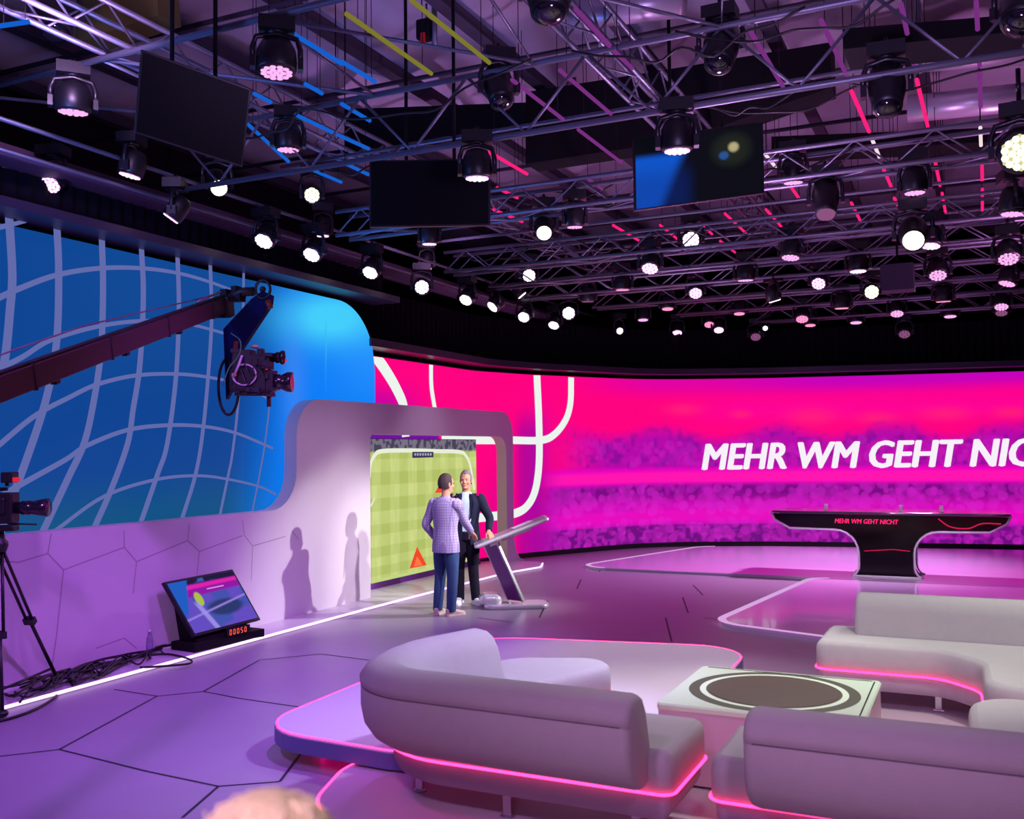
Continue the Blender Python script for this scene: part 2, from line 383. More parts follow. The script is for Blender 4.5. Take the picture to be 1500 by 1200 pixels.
GL = [ # lines of the picture, traced
 [(13,312),(18,400),(15,450),(7,527),(-10,600)], [(83,325),(86,400),(83,500),(68,583),(40,670),(10,750),(0,785)],
 [(149,345),(151,420),(148,513),(137,590),(123,650),(100,700),(60,785)], [(207,360),(210,433),(205,533),(195,600),(187,650),(163,717),(135,780)],
 [(260,374),(262,450),(258,550),(245,650),(230,697),(203,775)], [(308,386),(310,467),(305,550),(297,633),(286,697),(264,768)],
 [(357,400),(355,500),(348,600),(340,667),(335,693),(320,765)], [(396,560),(395,590),(388,650),(380,697),(368,757)],
 [(-5,334),(25,327),(45,322)], [(-5,438),(23,425),(83,403),(147,393),(207,393),(260,400),(307,413),(357,432)],
 [(-5,542),(33,523),(77,497),(150,477),(213,470),(267,473),(327,488),(356,500)],
 [(-5,655),(50,610),(100,583),(143,563),(200,550),(260,548),(307,553),(350,563),(395,585)],
 [(-5,730),(43,703),(97,673),(127,653),(187,630),(247,623),(300,625),(347,635),(400,657)],
 [(70,785),(87,773),(153,727),(227,703),(287,697),(333,702),(380,713),(405,725)]]
WD = [.09,.085,.08,.075,.068,.06,.045,.03,.05,.06,.055,.055,.06,.045]
b = MB()
for i, (L, wd) in enumerate(zip(GL, WD)):
    pts = smooth_curve([on(x, y, X=BX+.004+.0004*i) for x, y in L], 6); N = len(pts)
    ws = [wd*(1-(.45*k/N if i >= 8 else 0)) for k in range(N)]; b.ribbon(pts, ws, (1,0,0), 0)
b.build('grid_lines', emit('grid_line_glow', (98,106,170), 1.0), blue)

# ------------------------------------------------------------------ magenta video wall
MP = rpath([(-8.62,12.3),(-8.62,16.4),(-8.13,17.8),(-6.56,20.63),(-4.11,21.66),(-1.79,22.17),(.8,22.64),(3.5,23.0)], [0,2.2,2.5,3.2,3,3,3,0], 8)
# resample
def resample(P, n):
    P = np.array([list(p)[:2] for p in P]); d = np.r_[0, np.cumsum(np.hypot(*np.diff(P, axis=0).T))]
    s = np.linspace(0, d[-1], n); return np.c_[np.interp(s, d, P[:,0]), np.interp(s, d, P[:,1])], s
NW, NH = 1100, 190
path, S = resample(MP, NW); SL = S[-1]
HT, HB = 3.66, .10
hh = np.linspace(HB, HT, NH)
Pm = np.zeros((NH, NW, 3)); Pm[...,0] = path[None,:,0]; Pm[...,1] = path[None,:,1]; Pm[...,2] = hh[:,None]
X, Y = proj(Pm); Sg = np.broadcast_to(S[None,:], (NH,NW)); Hg = np.broadcast_to(hh[:,None], (NH,NW))
rng = np.random.default_rng(5)
def vnoise(x, y, seed):
    r = np.random.default_rng(seed); T = r.random((256,256)); xi = np.floor(x).astype(int); yi = np.floor(y).astype(int); fx = x-xi; fy = y-yi
    fx = fx*fx*(3-2*fx); fy = fy*fy*(3-2*fy); a = T[yi%256, xi%256]; b_ = T[yi%256, (xi+1)%256]; c_ = T[(yi+1)%256, xi%256]; d = T[(yi+1)%256, (xi+1)%256]
    return (a*(1-fx)+b_*fx)*(1-fy)+(c_*(1-fx)+d*fx)*fy
h = Hg
c = np.ones((NH,NW,1))*lin((255,0,128))[None,None,:]
right = ss(X, 800, 980)
c = mixc(c, (196,0,186), right*ss(h, 3.15, 3.6)*(.55+.45*ss(X, 1000, 1250))*(1-.8*ss(X, 1330, 1500)*ss(h, 3.6, 3.0)))
c = mixc(c, (255,0,160), .6*(1-ss(np.abs(h-3.0), 0, .5))*ss(X, 960, 1100))
# soft lamps glow
for cx, cy, rx, ry in [(1085,607,18,7),(1190,610,40,14),(1285,612,35,10),(1385,606,42,12),(1000,600,30,10),(1480,604,30,10)]:
    g = np.exp(-(((X-cx)/rx)**2+((Y-cy)/ry)**2)*1.6); c = mixc(c, (255,30,120), np.clip(g*.8, 0, .8))
# stand / crowd, upper tier
wob = .12*np.sin(Sg*2.6)+.1*vnoise(Sg*3, h*2, 3)
t1 = ss(h+wob, 2.72, 2.30)*ss(X, 795, 900); c = mixc(c, (176,8,170), t1*.95)
n1 = vnoise(Sg*9, h*9, 1); c = mixc(c, (132,10,150), t1*ss(n1, .5, .9)*.8)
bok = np.zeros((NH,NW)); 
for _ in range(1300):
    s0 = rng.uniform(6.0, SL); h0 = rng.choice([rng.uniform(1.78,2.3), rng.uniform(.75,1.4), rng.uniform(.75,1.4), rng.uniform(.12,.6)]); r0 = rng.uniform(.05,.12)
    i0, i1 = np.searchsorted(S, [s0-r0, s0+r0]); j0, j1 = np.searchsorted(hh, [h0-r0, h0+r0])
    if i1 <= i0 or j1 <= j0: continue
    d = np.hypot(Sg[j0:j1,i0:i1]-s0, Hg[j0:j1,i0:i1]-h0); a = rng.uniform(.15,.6)
    bok[j0:j1,i0:i1] = np.maximum(bok[j0:j1,i0:i1], a*ss(d, r0, r0*.8))
low = ss(X, 775, 830)
# pink ribbon board
c = mixc(c, (236,0,190), low*ss(h, 1.72+.06, 1.66)); 
c = mixc(c, (255,20,175), low*ss(np.abs(h-1.52), .16, .06))
# lower tier of crowd
t2 = low*ss(h, 1.42, 1.3); c = mixc(c, (112,8,128), t2*.95); c = mixc(c, (214,8,184), t2*ss(h, 1.2, .85))
c = mixc(c, (200,14,190), t2*ss(vnoise(Sg*7, h*5, 9), .45, .9)*.6)
t2b = low*ss(np.abs(h-.68), .16, .08); c = mixc(c, (232,10,190), t2b*.9)
t3 = low*ss(h, .52, .46); c = mixc(c, (104,12,124), t3*.95)
c = mixc(c, (190,30,190), t3*ss(vnoise(Sg*12, h*14, 19), .5, .9)*.6)
c = mixc(c, (228,40,214), np.clip(bok*low, 0, 1)*np.where(h > 1.75, .45*t1, .72*np.clip(t2+t3, 0, 1)))
# left purple fades
c = mixc(c, (170,0,170), .75*ss(X, 640, 560)*ss(Y, 545, 600)); c = mixc(c, (120,0,160), .8*ss(Y, 690, 820)*ss(X, 720, 640)+.55*ss(Y,640,760)*ss(X,760,700)*ss(X,700,740))
c = mixc(c, (112,16,160), ss(X, 646, 640)*ss(Y, 622, 630)*ss(Y, 665, 655))
c = mixc(c, (160,0,150), .7*ss(np.abs(X-775), 28, 8)*ss(Y, 590, 640)); c = mixc(c, (150,10,170), .6*ss(Y, 560, 660)*ss(X, 745, 800)*(1-low))
mg = thing('video_wall', 'huge curved magenta video wall showing a stadium crowd and the white slogan', 'video wall', (-4.5, 22, .05))
obj_grid('screen', Pm, c, picmat('magenta_picture', 1.0), mg)['label'] = 'lit magenta stadium picture'
def wall_at(s, z, off=0.0):
    i = min(max(np.searchsorted(S, s)-1, 0), NW-2); t = (s-S[i])/(S[i+1]-S[i]); p = path[i]*(1-t)+path[i+1]*t; d = path[i+1]-path[i]; d = d/np.hypot(*d)
    return Vector((p[0]+d[1]*off, p[1]-d[0]*off, z)), Vector((d[1], -d[0], 0))
def px_to_wall(px, py, off=.01):
    """picture point of the curved screen seen at a pixel"""
    d = CM @ np.array([(px-750)/F, (600-py)/F, -1.0])
    cr = d[0]*path[:,1]-d[1]*path[:,0]   # sign change where the ray crosses the path
    k = np.where(np.sign(cr[:-1]) != np.sign(cr[1:]))[0]; i = k[0]
    t = cr[i]/(cr[i]-cr[i+1]); p = path[i]*(1-t)+path[i+1]*t; kk = np.hypot(*p)/np.hypot(d[0], d[1]); s = S[i]*(1-t)+S[i+1]*t
    return s, CAMH+kk*d[2]
b = MB()
WL = [([(540,508),(566,545),(583,575),(592,600),(594,640)], .24), ([(631,522),(631,560),(634,585),(640,610),(655,632)], .13),
 ([(786,550),(789,620),(789,680),(783,720),(771,742),(754,752),(725,756),(690,760)], .17), ([(836,553),(835,590),(828,615),(812,636),(792,645),(750,645),(700,645),(646,643)], .15)]
for i, (L, wd) in enumerate(WL):
    q = smooth_curve([Vector(px_to_wall(x, y)) for x, y in L], 8)
    pts = []; 
    for s_, z_ in q:
        p, nn = wall_at(s_, z_, .006+.003*i); pts.append(p)
    # ribbon with local normals
    vs = []; N = len(pts)
    for k in range(N):
        t = (pts[min(k+1,N-1)]-pts[max(k-1,0)]).normalized(); nn = wall_at(q[k][0], 0)[1]; u = t.cross(nn).normalized()*wd/2
        vs += [pts[k]-u, pts[k]+u]
    vs = [Vector((v.x, v.y, min(max(v.z, .11), 3.655))) for v in vs]
    b.add(vs, [(2*k, 2*k+1, 2*k+3, 2*k+2) for k in range(N-1)], 0)
b.build('picture_lines', emit('white_line_glow', (236,244,238), 1.0), mg)
def text_mesh(body, size, shear=.25, bold=.02, res=3):
    cu = bpy.data.curves.new('t', 'FONT'); cu.body = body; cu.size = size; cu.shear = shear; cu.resolution_u = res; cu.fill_mode = 'FRONT'
    o = bpy.data.objects.new('t', cu); COL.objects.link(o); bpy.context.view_layer.update()
    me = bpy.data.meshes.new_from_object(o); v = [tuple(x.co) for x in me.vertices]; f = [tuple(p.vertices) for p in me.polygons]
    bpy.data.objects.remove(o)
    if bold:   # heavier weight: shifted copies of the outlines, each a hair in front of the last
        V0, F0 = list(v), list(f); v, f = [], []
        for q, (dx, dy) in enumerate([(-1,0),(-.5,.35),(0,-.35),(.5,.35),(1,0)]):
            f += [tuple(i+len(v) for i in g_) for g_ in F0]; v += [(x+dx*bold, y+dy*bold, z+q*.001) for x, y, z in V0]
    return v, f
v, f = text_mesh('MEHR WM GEHT NICHT', 1.0, .2, .042)
s0, zb = px_to_wall(1026, 688); s1, zb1 = px_to_wall(1421, 683); _, zt = px_to_wall(1030, 651); 
capx = max(p[0] for p in text_mesh('MEHR WM GEHT N', 1.0, .2, .042)[0]); caph = max(p[1] for p in v)
# N of the last word ends near x=1461
sN, _ = px_to_wall(1466, 683)
sx = (sN-s0)/capx; sy = (zt-zb)/caph*1.03
b = MB(); b.add([wall_at(s0+x*sx, zb+(zb1-zb)*x*sx/(s1-s0)+y*sy, .02+z*1.5)[0] for x, y, z in v], f, 0)
b.build('slogan', emit('slogan_glow', (248,240,250), 1.0), mg)
# casing behind the screen and header trough above
b = MB(); n = 120; pp, s_ = resample(MP, n)
def ribbon_solid(b, off0, off1, z0, z1, mi=0, n=120):
    vs = []
    for i in range(n):
        s = SL*i/(n-1); a, _ = wall_at(s, z0, off0); c_, _ = wall_at(s, z0, off1)
        vs += [a, Vector((a.x, a.y, z1)), Vector((c_.x, c_.y, z1)), c_]
    fs = []
    for i in range(n-1):
        for k in range(4): fs.append((i*4+k, i*4+(k+1)%4, (i+1)*4+(k+1)%4, (i+1)*4+k))
    fs += [(0,1,2,3), tuple((n-1)*4+k for k in (3,2,1,0))]; b.add(vs, fs, mi)
ribbon_solid(b, -.15, -.01, .0, 3.68); b.build('casing', m_blk, mg)
b = MB(); ribbon_solid(b, -.2, .42, 3.74, 3.86); hd = b.build('header_trough', mat('header_metal', (70,60,78), .35, .3)); tag(hd, 'dark curved header trough running above the magenta video wall', 'trough')
# black curtains above the video walls (pleated)
def curtain(name, pathfn, L, z0, z1, label, amp=.035, wl=.16):
    n = int(L/wl*6); vs = []; fs = []
    for i in range(n+1):
        s = L*i/n; p, nn = pathfn(s); o = amp*math.sin(2*PI*s/wl)+.02*math.sin(s*3.1)
        vs += [(p.x+nn.x*o, p.y+nn.y*o, z0), (p.x+nn.x*o, p.y+nn.y*o, z1)]
    for i in range(n): fs.append((2*i, 2*i+2, 2*i+3, 2*i+1))
    b = MB(); b.add(vs, fs, 0, True); o = b.build(name, mat('black_molton', (22,17,26), .95, spec=.1)); tag(o, label, 'curtain'); return o
curtain('curtain', lambda s: wall_at(s, 0, -.05), SL, 3.87, 4.74, 'black pleated curtain hanging above the magenta video wall')
# soffit over the blue wall
b = MB(); b.box((-8.1, 7.4, 4.44), (.5, 10.3, .09)); sf = b.build('soffit', mat('soffit_metal', (74,60,84), .4, .2)); tag(sf, 'dark violet soffit strip running just above the blue video wall', 'soffit')
curtain('curtain', lambda s: (Vector((-8.2, 2.2+s, 0)), Vector((1,0,0))), 10.4, 4.49, 4.86, 'low black curtain border above the blue video wall', .02)
b = MB(); b.box((-8.35, 11.2, 5.0), (.1, 18, .25)); b.box((-8.0, 11.2, 4.86), (.3, 17.4, .03)); bb = b.build('cable_tray', mat('tray_paint', (96,70,96), .6)); tag(bb, 'long mauve cable tray along the top of the left curtain', 'cable tray')
for i, (x_, z_) in enumerate([(-7.75,4.86),(-7.55,5.06)]):
    b = MB(); b.tube([(x_,2,z_),(x_,20.2,z_)], .022, 8); o = b.build('lighting_rail', m_alu)
    tag(o, ['lower long metal rail above the left wall that carries the row of wash lamps','upper long metal rail running beside the left cable tray'][i], 'rail')

# ------------------------------------------------------------------ football screen inside the portal
FX = -8.44; y0, y1, z0_, z1_ = 12.3, 16.12, .13, 2.34
NWf, NHf = 170, 110; Yf = np.linspace(y0, y1, NWf); Zf = np.linspace(z0_, z1_, NHf)
Pf = np.zeros((NHf,NWf,3)); Pf[...,0] = FX; Pf[...,1] = Yf[None,:]; Pf[...,2] = Zf[:,None]; X, Y = proj(Pf)
u = (Pf[...,1]-12.64)/(16.12-12.64); vv = (Pf[...,2]-z0_)/(z1_-z0_)
chk = .5*(np.sin(u*2*PI*6.5) > 0)+.5*(np.sin((vv**.8)*2*PI*6.2) > 0)
c = np.ones((NHf,NWf,1))*lin((176,192,100))[None,None,:]; c = mixc(c, (216,226,146), .8*chk); c = mixc(c, (176,190,104), .5*vnoise(u*60, vv*8, 4))
c = mixc(c, (120,112,132), ss(vv, .90, .92)); c = mixc(c, (70,66,86), ss(vv, .90, .92)*(vnoise(u*70, vv*40, 8) > .55)); c = mixc(c, (60,90,100), ss(u, .93, .96)*ss(vv, .72, .8)*ss(-u*1.0-vv*.35+1.29, .06, .02)*.0)
fs_ = thing('video_screen', 'tall screen showing a striped green football pitch and goal behind the presenters', 'screen', (FX-.06, 14.2, .03))
obj_grid('screen', Pf, c, picmat('pitch_picture', 1.0), fs_)['label'] = 'lit picture of a green football pitch'
b = MB(); b.box((FX-.055, (y0+y1)/2, (z0_+z1_)/2), (.1, y1-y0+.02, z1_-z0_+.02)); b.build('casing', m_blk, fs_)
b = MB(); b.box((FX-.05, (y0+y1)/2+.05, .075), (.14, y1-y0+.1, .1)); b.build('base', mat('purple_base', (92,40,120), .4), fs_)
b = MB(); ex = FX+.006
goal = smooth_curve([on(x, y, X=ex) for x, y in [(541,700),(543,680),(549,667),(560,661),(600,660),(640,661),(672,662),(682,667),(689,683),(695,718)]], 5); b.ribbon(goal, .07, (1,0,0), 0)
b.ribbon([on(543,742,X=ex), on(549,730,X=ex)], .03, (1,0,0), 0); b.ribbon([on(544,853,X=ex), on(697,818,X=ex)], .05, (1,0,0), 3)
b.add([on(x, y, X=ex+.003) for x, y in [(604,662),(635,662),(635,670),(604,671)]], [(0,1,2,3)], 1)
for L in ([(600,833),(611,801),(625,828)], [(637,722),(645,708),(655,722)], [(683,818),(688,798),(697,815)]): b.add([on(x, y, X=ex+.003) for x, y in L], [(0,1,2)], 2)
b.add([on(x, y, X=ex+.004) for x, y in [(606,830),(611,815),(619,828)]], [(0,1,2)], 4)
for k in range(7): xx = 607+k*3.8; b.add([on(x, y, X=ex+.006) for x, y in [(xx,664),(xx+2.4,664),(xx+2.4,667.5),(xx,667.6)]], [(0,1,2,3)], 5)
b.build('picture_details', [emit('goal_glow', (232,238,214), 1), emit('plate_glow', (62,54,92), 1), emit('marker_glow', (240,74,44), 1), emit('turf_line_glow', (196,214,130), 1), emit('marker_core', (255,120,70), 1), emit('plate_text', (170,170,190), 1)], fs_)

# ================================================================== STAGE AND DESK
m_gloss = mat('glossy_stage', (196,176,206), .17, spec=.55, coat=.25, noise=.03, nscale=2)
m_edge = emit('stage_edge_light', (232,176,240), .85)
def platform(name, poly, z0, z1, m, label, cat='platform', edge=None, edgem=None, ew=.03, proud=.004, under=None):
    t = MB(); t.slab(poly, [(.0,z0),(.0,z1-.01),(.01,z1)], mi=0, smooth=False)
    o = t.build(name, m); tag(o, label, cat)
    if edgem is not None:
        e = MB(); P = offset(poly, ew*.6) if edge is None else edge
        e.tube([(x, y, z1+proud-ew*.35) for x, y in P], ew/2, 6, closed=edge is None); e.build('edge_strip', edgem, o)
    return o
backp = rpoly([(-6.62,16.35),(-1.0,16.35),(3.4,16.35),(3.4,22.2),(.8,22.0),(-4.0,21.1),(-5.4,20.6)], [.45,0,0,0,0,1.5,.6])
backp = [p for p in backp]
pb = platform('stage_platform', backp, .001, .05, m_gloss, 'glossy rear stage platform on which the black presenter desk stands', 'stage')
e = MB(); ed = [p for p in backp if p[0] < -2.7 and p[1] < 20.9]; ed = sorted(ed, key=lambda p: math.atan2(p[1]-18.5, p[0]+2.0)%(2*PI), reverse=True)
e.ribbon([(x, y, .052) for x, y in ed], .09, (0,0,1)); e.build('edge_inlay', m_edge, pb)
frontp = rpoly([(-2.45,16.34),(-2.95,11.75),(-1.4,11.25),(3.4,10.9),(3.4,16.34)], [.35,.5,1.2,0,0])
pf = platform('stage_platform', frontp, .001, .048, m_gloss, 'glossy front stage platform with a pointed white-edged corner behind the far sofa', 'stage')
e = MB(); ed = [p for p in frontp if p[0] < 1.2 and p[1] < 16.3 or (p[0] < -2 and p[1] < 16.34)]
e.ribbon([(x, y, .051) for x, y in ed], .10, (0,0,1)); e.build('edge_inlay', m_edge, pf)

dk = thing('presenter_desk', 'black T-shaped presenter desk with silver outline and small pink slogan', 'desk', (-1.35,17,.05))
DZ = .05; cx = -1.37
def desk_outline():
    L = [(-1.80,1.05),(-1.62,.83)]; 
    pts = [(-1.80,1.06),(-1.74,.93),(-1.5,.80)]
    pts += [(-.78,.79)] + [(-.44+.34*math.cos(math.radians(a))*-1*-1-.0, .45+.34*math.sin(math.radians(a))) for a in ()]
    # under-side fillet into the column, then base flare
    pts += [(-.78+.36*math.sin(math.radians(a)), .79-.36*(1-math.cos(math.radians(a)))) for a in range(15, 91, 15)]
    pts += [(-.42,.22)] + [(-.42-.12*(1-math.cos(math.radians(a))), .22-.16*math.sin(math.radians(a))) for a in range(20, 91, 14)]
    return pts
lo = desk_outline(); lo = [(x, z) for x, z in lo]
full = lo+[(-x, z) for x, z in lo[::-1]]
def extr(b, prof, ya, yb, mi=0, ins=0):
    P = offset(prof, ins) if ins else prof; n = len(P)
    b.add([(cx+x, ya, z) for x, z in P]+[(cx+x, yb, z) for x, z in P], [tuple(range(n))[::-1], tuple(range(n,2*n))]+[(k, (k+1)%n, (k+1)%n+n, k+n) for k in range(n)], mi)
b = MB(); extr(b, full, 16.72, 17.3, 0, .022); b.build('body', mat('piano_black', (6,5,8), .1, spec=.3), dk)
b = MB(); 
ring = [(cx+x, 16.725, z) for x, z in full]; b.tube(ring, .016, 6); b.tube([(x, 17.3, z) for x, y, z in ring], .016, 6); b.build('trim', mat('silver_trim', (224,220,236), .35, .1), dk)
b = MB(); b.slab(rpoly([(cx-1.82,16.66),(cx+1.82,16.66),(cx+1.7,17.55),(cx-1.7,17.55)], .12), [(.02,1.052),(0,1.06),(0,1.08),(.02,1.09)]); b.build('tabletop', mat('smoked_top', (60,48,66), .12, spec=.8, coat=.5), dk)
v, f = text_mesh('MEHR WM GEHT NICHT', .105, .2, .003, 2); mxx = max(p[0] for p in v)
b = MB(); b.add([(cx-.78+x*.98/mxx, 16.702, .90+z) for x, z, _ in v], f); b.build('slogan', emit('desk_slogan', (255,40,110), 1.3), dk)
b = MB(); b.tube(smooth_curve([(cx+.78,16.700,1.0),(cx+.95,16.700,.88),(cx+1.2,16.700,.86),(cx+1.4,16.700,.94),(cx+1.66,16.700,.94)], 6), .010, 6); b.tube([(cx-.33,16.700,.46),(cx+.1,16.700,.50),(cx+.36,16.700,.48)], .007, 6); b.build('glow_line', emit('desk_line', (220,30,90), .8), dk)
for x in (-.95, .22, .82):
    g = MB(); g.lathe([(.03,0),(.034,.01),(.034,.09),(.03,.1)], 12, Matrix.Translation((cx+x, 17.0, 1.09))); o = g.build('drinking_glass', mat('glass_tumbler', (230,215,235), .05, trans=.7))
    tag(o, {-.95:'small glass at the left end of the black desk', .22:'small glass right of centre on the black desk', .82:'small glass near the right end of the black desk'}[x], 'glass', 'glasses on the presenter desk')

# ================================================================== SOFA ISLAND
m_islandtop = mat('island_top', (186,178,188), .6, noise=.04, nscale=3)
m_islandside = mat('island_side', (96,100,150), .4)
p2 = rpoly([(-3.74,5.95),(-3.82,5.35),(-3.64,4.82),(-3.25,4.42),(-2.8,3.9),(-2.3,3.2),(4.2,3.0),(4.2,7.0),(-3.6,7.0)], [.5,.5,.5,.5,.5,.6,0,0,.3])
p2 = [(x, y) for x, y in p2]
o = platform('sofa_platform', p2, .001, .08, m_islandtop, 'low round-cornered platform with pink neon rim under the near sofas', 'platform', edgem=m_neon, ew=.022)
p1 = rpoly([(-4.95,5.35),(-3.5,5.35),(1.2,5.25),(4.2,5.3),(4.2,9.35),(-1.4,9.3),(-2.0,9.5),(-4.7,9.25)], [.62,0,0,0,0,.5,.5,.7])
p1 = rpoly([(-4.68,5.46),(-3.5,5.4),(-2.2,5.6),(-1.92,6.9),(-2.02,9.6),(-4.80,9.05)], [.5,.6,.8,.8,.5,.7])
o = thing('sofa_platform', 'raised light floor platform with pink neon rim behind the round table', 'platform', (-3.2,7.4,0))
b = MB(); b.slab(p1, [(.04,.085),(.0,.10),(0,.205),(.012,.22)], smooth=False); b.build('deck', [m_islandtop], o)
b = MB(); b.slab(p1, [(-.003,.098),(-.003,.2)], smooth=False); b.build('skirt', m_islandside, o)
b = MB(); b.tube([(x, y, .216) for x, y in offset(p1, .012)], .0075, 6, closed=True); b.build('neon_rim', m_neon, o)
b = MB(); b.prism([(-4.35,5.9),(-3.98,5.9),(-3.98,8.7),(-4.35,8.7)], .002, .085); b.build('plinth', m_black, o)
b = MB(); b.tube([(-4.37,8.7,.05),(-4.38,6.4,.05),(-4.36,5.9,.05),(-4.2,5.66,.05),(-3.84,5.6,.05)], .012, 6); b.build('under_glow', emit('under_neon', (255,0,130), 3.0), o)
b = MB()
p3 = rpoly([(-1.55,7.1),(4.2,7.1),(4.2,9.6),(-1.2,9.5)], [.3,0,0,.5]); 
o = platform('sofa_platform', p3, .001, .08, m_islandtop, 'low light platform under the far sofa', 'platform')

m_fab = mat('sofa_fabric', (172,170,168), .85, spec=.25, noise=.05, nscale=14, bump=.25, bscale=180)
m_fabs = mat('sofa_seam', (108,96,112), .9)
m_base = mat('sofa_base_fabric', (160,146,160), .8, spec=.25, noise=.05, nscale=14)
def sofa(label, seatpoly, backpath, z0=.1, seam=True, legs=(), group=None, lean=.10):
    """seatpoly: plan of the seat (counter-clockwise); backpath: plan line of the backrest, outside is on the right of travel"""
    t = thing('corner_sofa', label, 'sofa', (sum(p[0] for p in seatpoly)/len(seatpoly), sum(p[1] for p in seatpoly)/len(seatpoly), z0-.02), group)
    b = MB(); b.slab(seatpoly, [(.055,.236),(.045,.25),(.025,.29),(.02,.385)]); b.build('base', m_base, t)
    b = MB(); b.slab(seatpoly, [(.02,.385),(.0,.40),(0,.53),(.008,.565),(.022,.585),(.05,.60)]); b.build('seat_cushion', m_fab, t)
    b = MB(); b.tube([(x, y, .386) for x, y in offset(seatpoly, -.006)], .0085, 6, closed=True); b.build('neon_line', m_neon, t)
    # backrest: profile swept along the path; (outward, z)
    prof = [(-.14,.41),(-.30,.41),(-.26,.62),(-.20,.80),(-.15,.875),(-.08,.91),(.01,.915),(.085,.885),(.125,.83),(.122,.79),(.112,.782),(.118,.774),(.118,.66),(.10,.57),(.05,.495),(-.02,.447),(-.085,.42)]
    P = [Vector(p) for p in backpath]; N = len(P); rings = []
    for i, p in enumerate(P):
        d = (P[min(i+1,N-1)]-P[max(i-1,0)]).normalized(); o_ = Vector((d.y, -d.x))
        rings.append([(p.x+o_.x*a, p.y+o_.y*a, z) for a, z in prof])
    def shrink(ring, p, q, k, push):
        c = Vector((sum(r[0] for r in ring)/len(ring), sum(r[1] for r in ring)/len(ring), .66)); d = (Vector(p)-Vector(q)).normalized()*push
        return [((r[0]-c.x)*k+c.x+d.x, (r[1]-c.y)*k+c.y+d.y, (r[2]-c.z)*(k*.5+.5)+c.z) for r in ring]
    st = [shrink(rings[0], P[0], P[1], .72, .045), shrink(rings[0], P[0], P[1], .92, .03)]
    en = [shrink(rings[-1], P[-1], P[-2], .92, .03), shrink(rings[-1], P[-1], P[-2], .72, .045)]
    b = MB(); b.loft([r[::-1] for r in st+rings+en]); b.build('backrest', m_fab, t)
    if seam:
        b = MB(); pts = []
        for i, p in enumerate(P):
            d = (P[min(i+1,N-1)]-P[max(i-1,0)]).normalized(); pts.append((p.x+d.y*.114, p.y-d.x*.114, .782))
        b.tube(pts, .0045, 5); b.build('piping', m_fabs, t)
    for lx, ly in legs:
        zz = .08
        b = MB(); b.box((lx, ly, (zz+.235)/2), (.05,.02,.235-zz)); b.box((lx, ly, zz+.006), (.08,.04,.012)); b.build('leg', m_steel, t, bevel=.004)
    return t
A = rpoly([(-1.45,4.87),(-1.45,5.60),(-2.62,5.62),(-2.66,6.0),(-2.26,7.05),(-3.22,6.66),(-3.52,5.6),(-3.2,4.87)], [.07,.07,.35,.5,.28,.35,.8,.72], 8)
Ab = rpath([(-3.18,6.05),(-3.38,5.45),(-3.22,4.74),(-1.62,4.70)], [0,.9,.62,0], 10)
sofa('pale corner sofa with rounded back, left of the other sofas, near the blurred head', A, [tuple(p) for p in Ab][:], legs=[(-3.12,5.18),(-2.45,5.02),(-1.7,5.05)])
B = rpoly([(-1.27,4.9),(2.2,4.9),(2.2,6.8),(-.1,6.78),(-.08,5.62),(-1.27,5.62)], [.08,.3,.3,.28,.12,.08], 8)
Bb = rpath([(-.98,4.70),(1.75,4.70),(1.98,5.0),(2.0,6.3)], [0,.3,.4,0], 8)
sofa('pale corner sofa cut off by the lower right corner, its plain back towards the viewer', B, [tuple(p) for p in Bb], legs=[(-1.0,5.1),(.3,5.05),(1.6,5.1),(.3,6.5)])
Cc = rpoly([(-1.22,8.12),(-.30,8.12),(-.02,7.8),(.0,7.02),(1.0,7.0),(1.05,8.95),(-1.22,8.95)], [.09,.3,.35,.28,.3,.3,.1], 8)
Cb = rpath([(.95,7.6),(.93,8.78),(-.92,8.78)], [0,.3,0], 8)
sofa('pale sofa at the far right whose seat front faces the round-topped table', Cc, [tuple(p) for p in Cb], seam=False, legs=[(-1.0,8.4),(-.33,8.36),(.3,7.3)])

# square table with round inlay
tb = thing('coffee_table', 'square mint-white coffee table with dark round inlay between the sofas', 'table', (-1.235,6.46,.22))
TX0, TX1, TY0, TY1 = -1.84, -.63, 5.90, 7.02
b = MB(); b.slab(rpoly([(TX0,TY0),(TX1,TY0),(TX1,TY1),(TX0,TY1)], .03, 3), [(.03,.085),(.0,.1),(0,.53)], smooth=False); b.build('body', mat('table_side', (190,172,188), .35), tb)
b = MB(); b.slab(rpoly([(TX0,TY0),(TX1,TY0),(TX1,TY1),(TX0,TY1)], .03, 3), [(0,.53),(-.006,.54),(-.006,.565),(.004,.575)], smooth=False); b.build('tabletop', mat('mint_top', (200,226,196), .25, spec=.5), tb)
def disc(b, r0, r1, z, mi, n=64, cx=-1.235, cy=6.46):
    vs = [(cx+r*math.cos(2*PI*k/n), cy+r*math.sin(2*PI*k/n), z) for r in (r0, r1) for k in range(n)]
    b.add(vs, [(k, (k+1)%n, (k+1)%n+n, k+n) for k in range(n)], mi)
b = MB(); disc(b, .0001, .535, .5765, 0); disc(b, .425, .465, .578, 1); disc(b, .0001, .405, .5785, 2); 
b.build('round_inlay', [mat('inlay_dark', (66,72,54), .5, spec=.3), mat('inlay_mint', (214,236,206), .35), mat('inlay_brown', (72,70,54), .4, spec=.35, noise=.1)], tb)
b = MB(); b.box((TX1-.035, (TY0+TY1)/2, .5765), (.008, TY1-TY0-.1, .003)); b.box(((TX0+TX1)/2, TY1-.035, .5765), (TX1-TX0-.1, .006, .003)); b.build('edge_line', m_black, tb)
o_ = tb

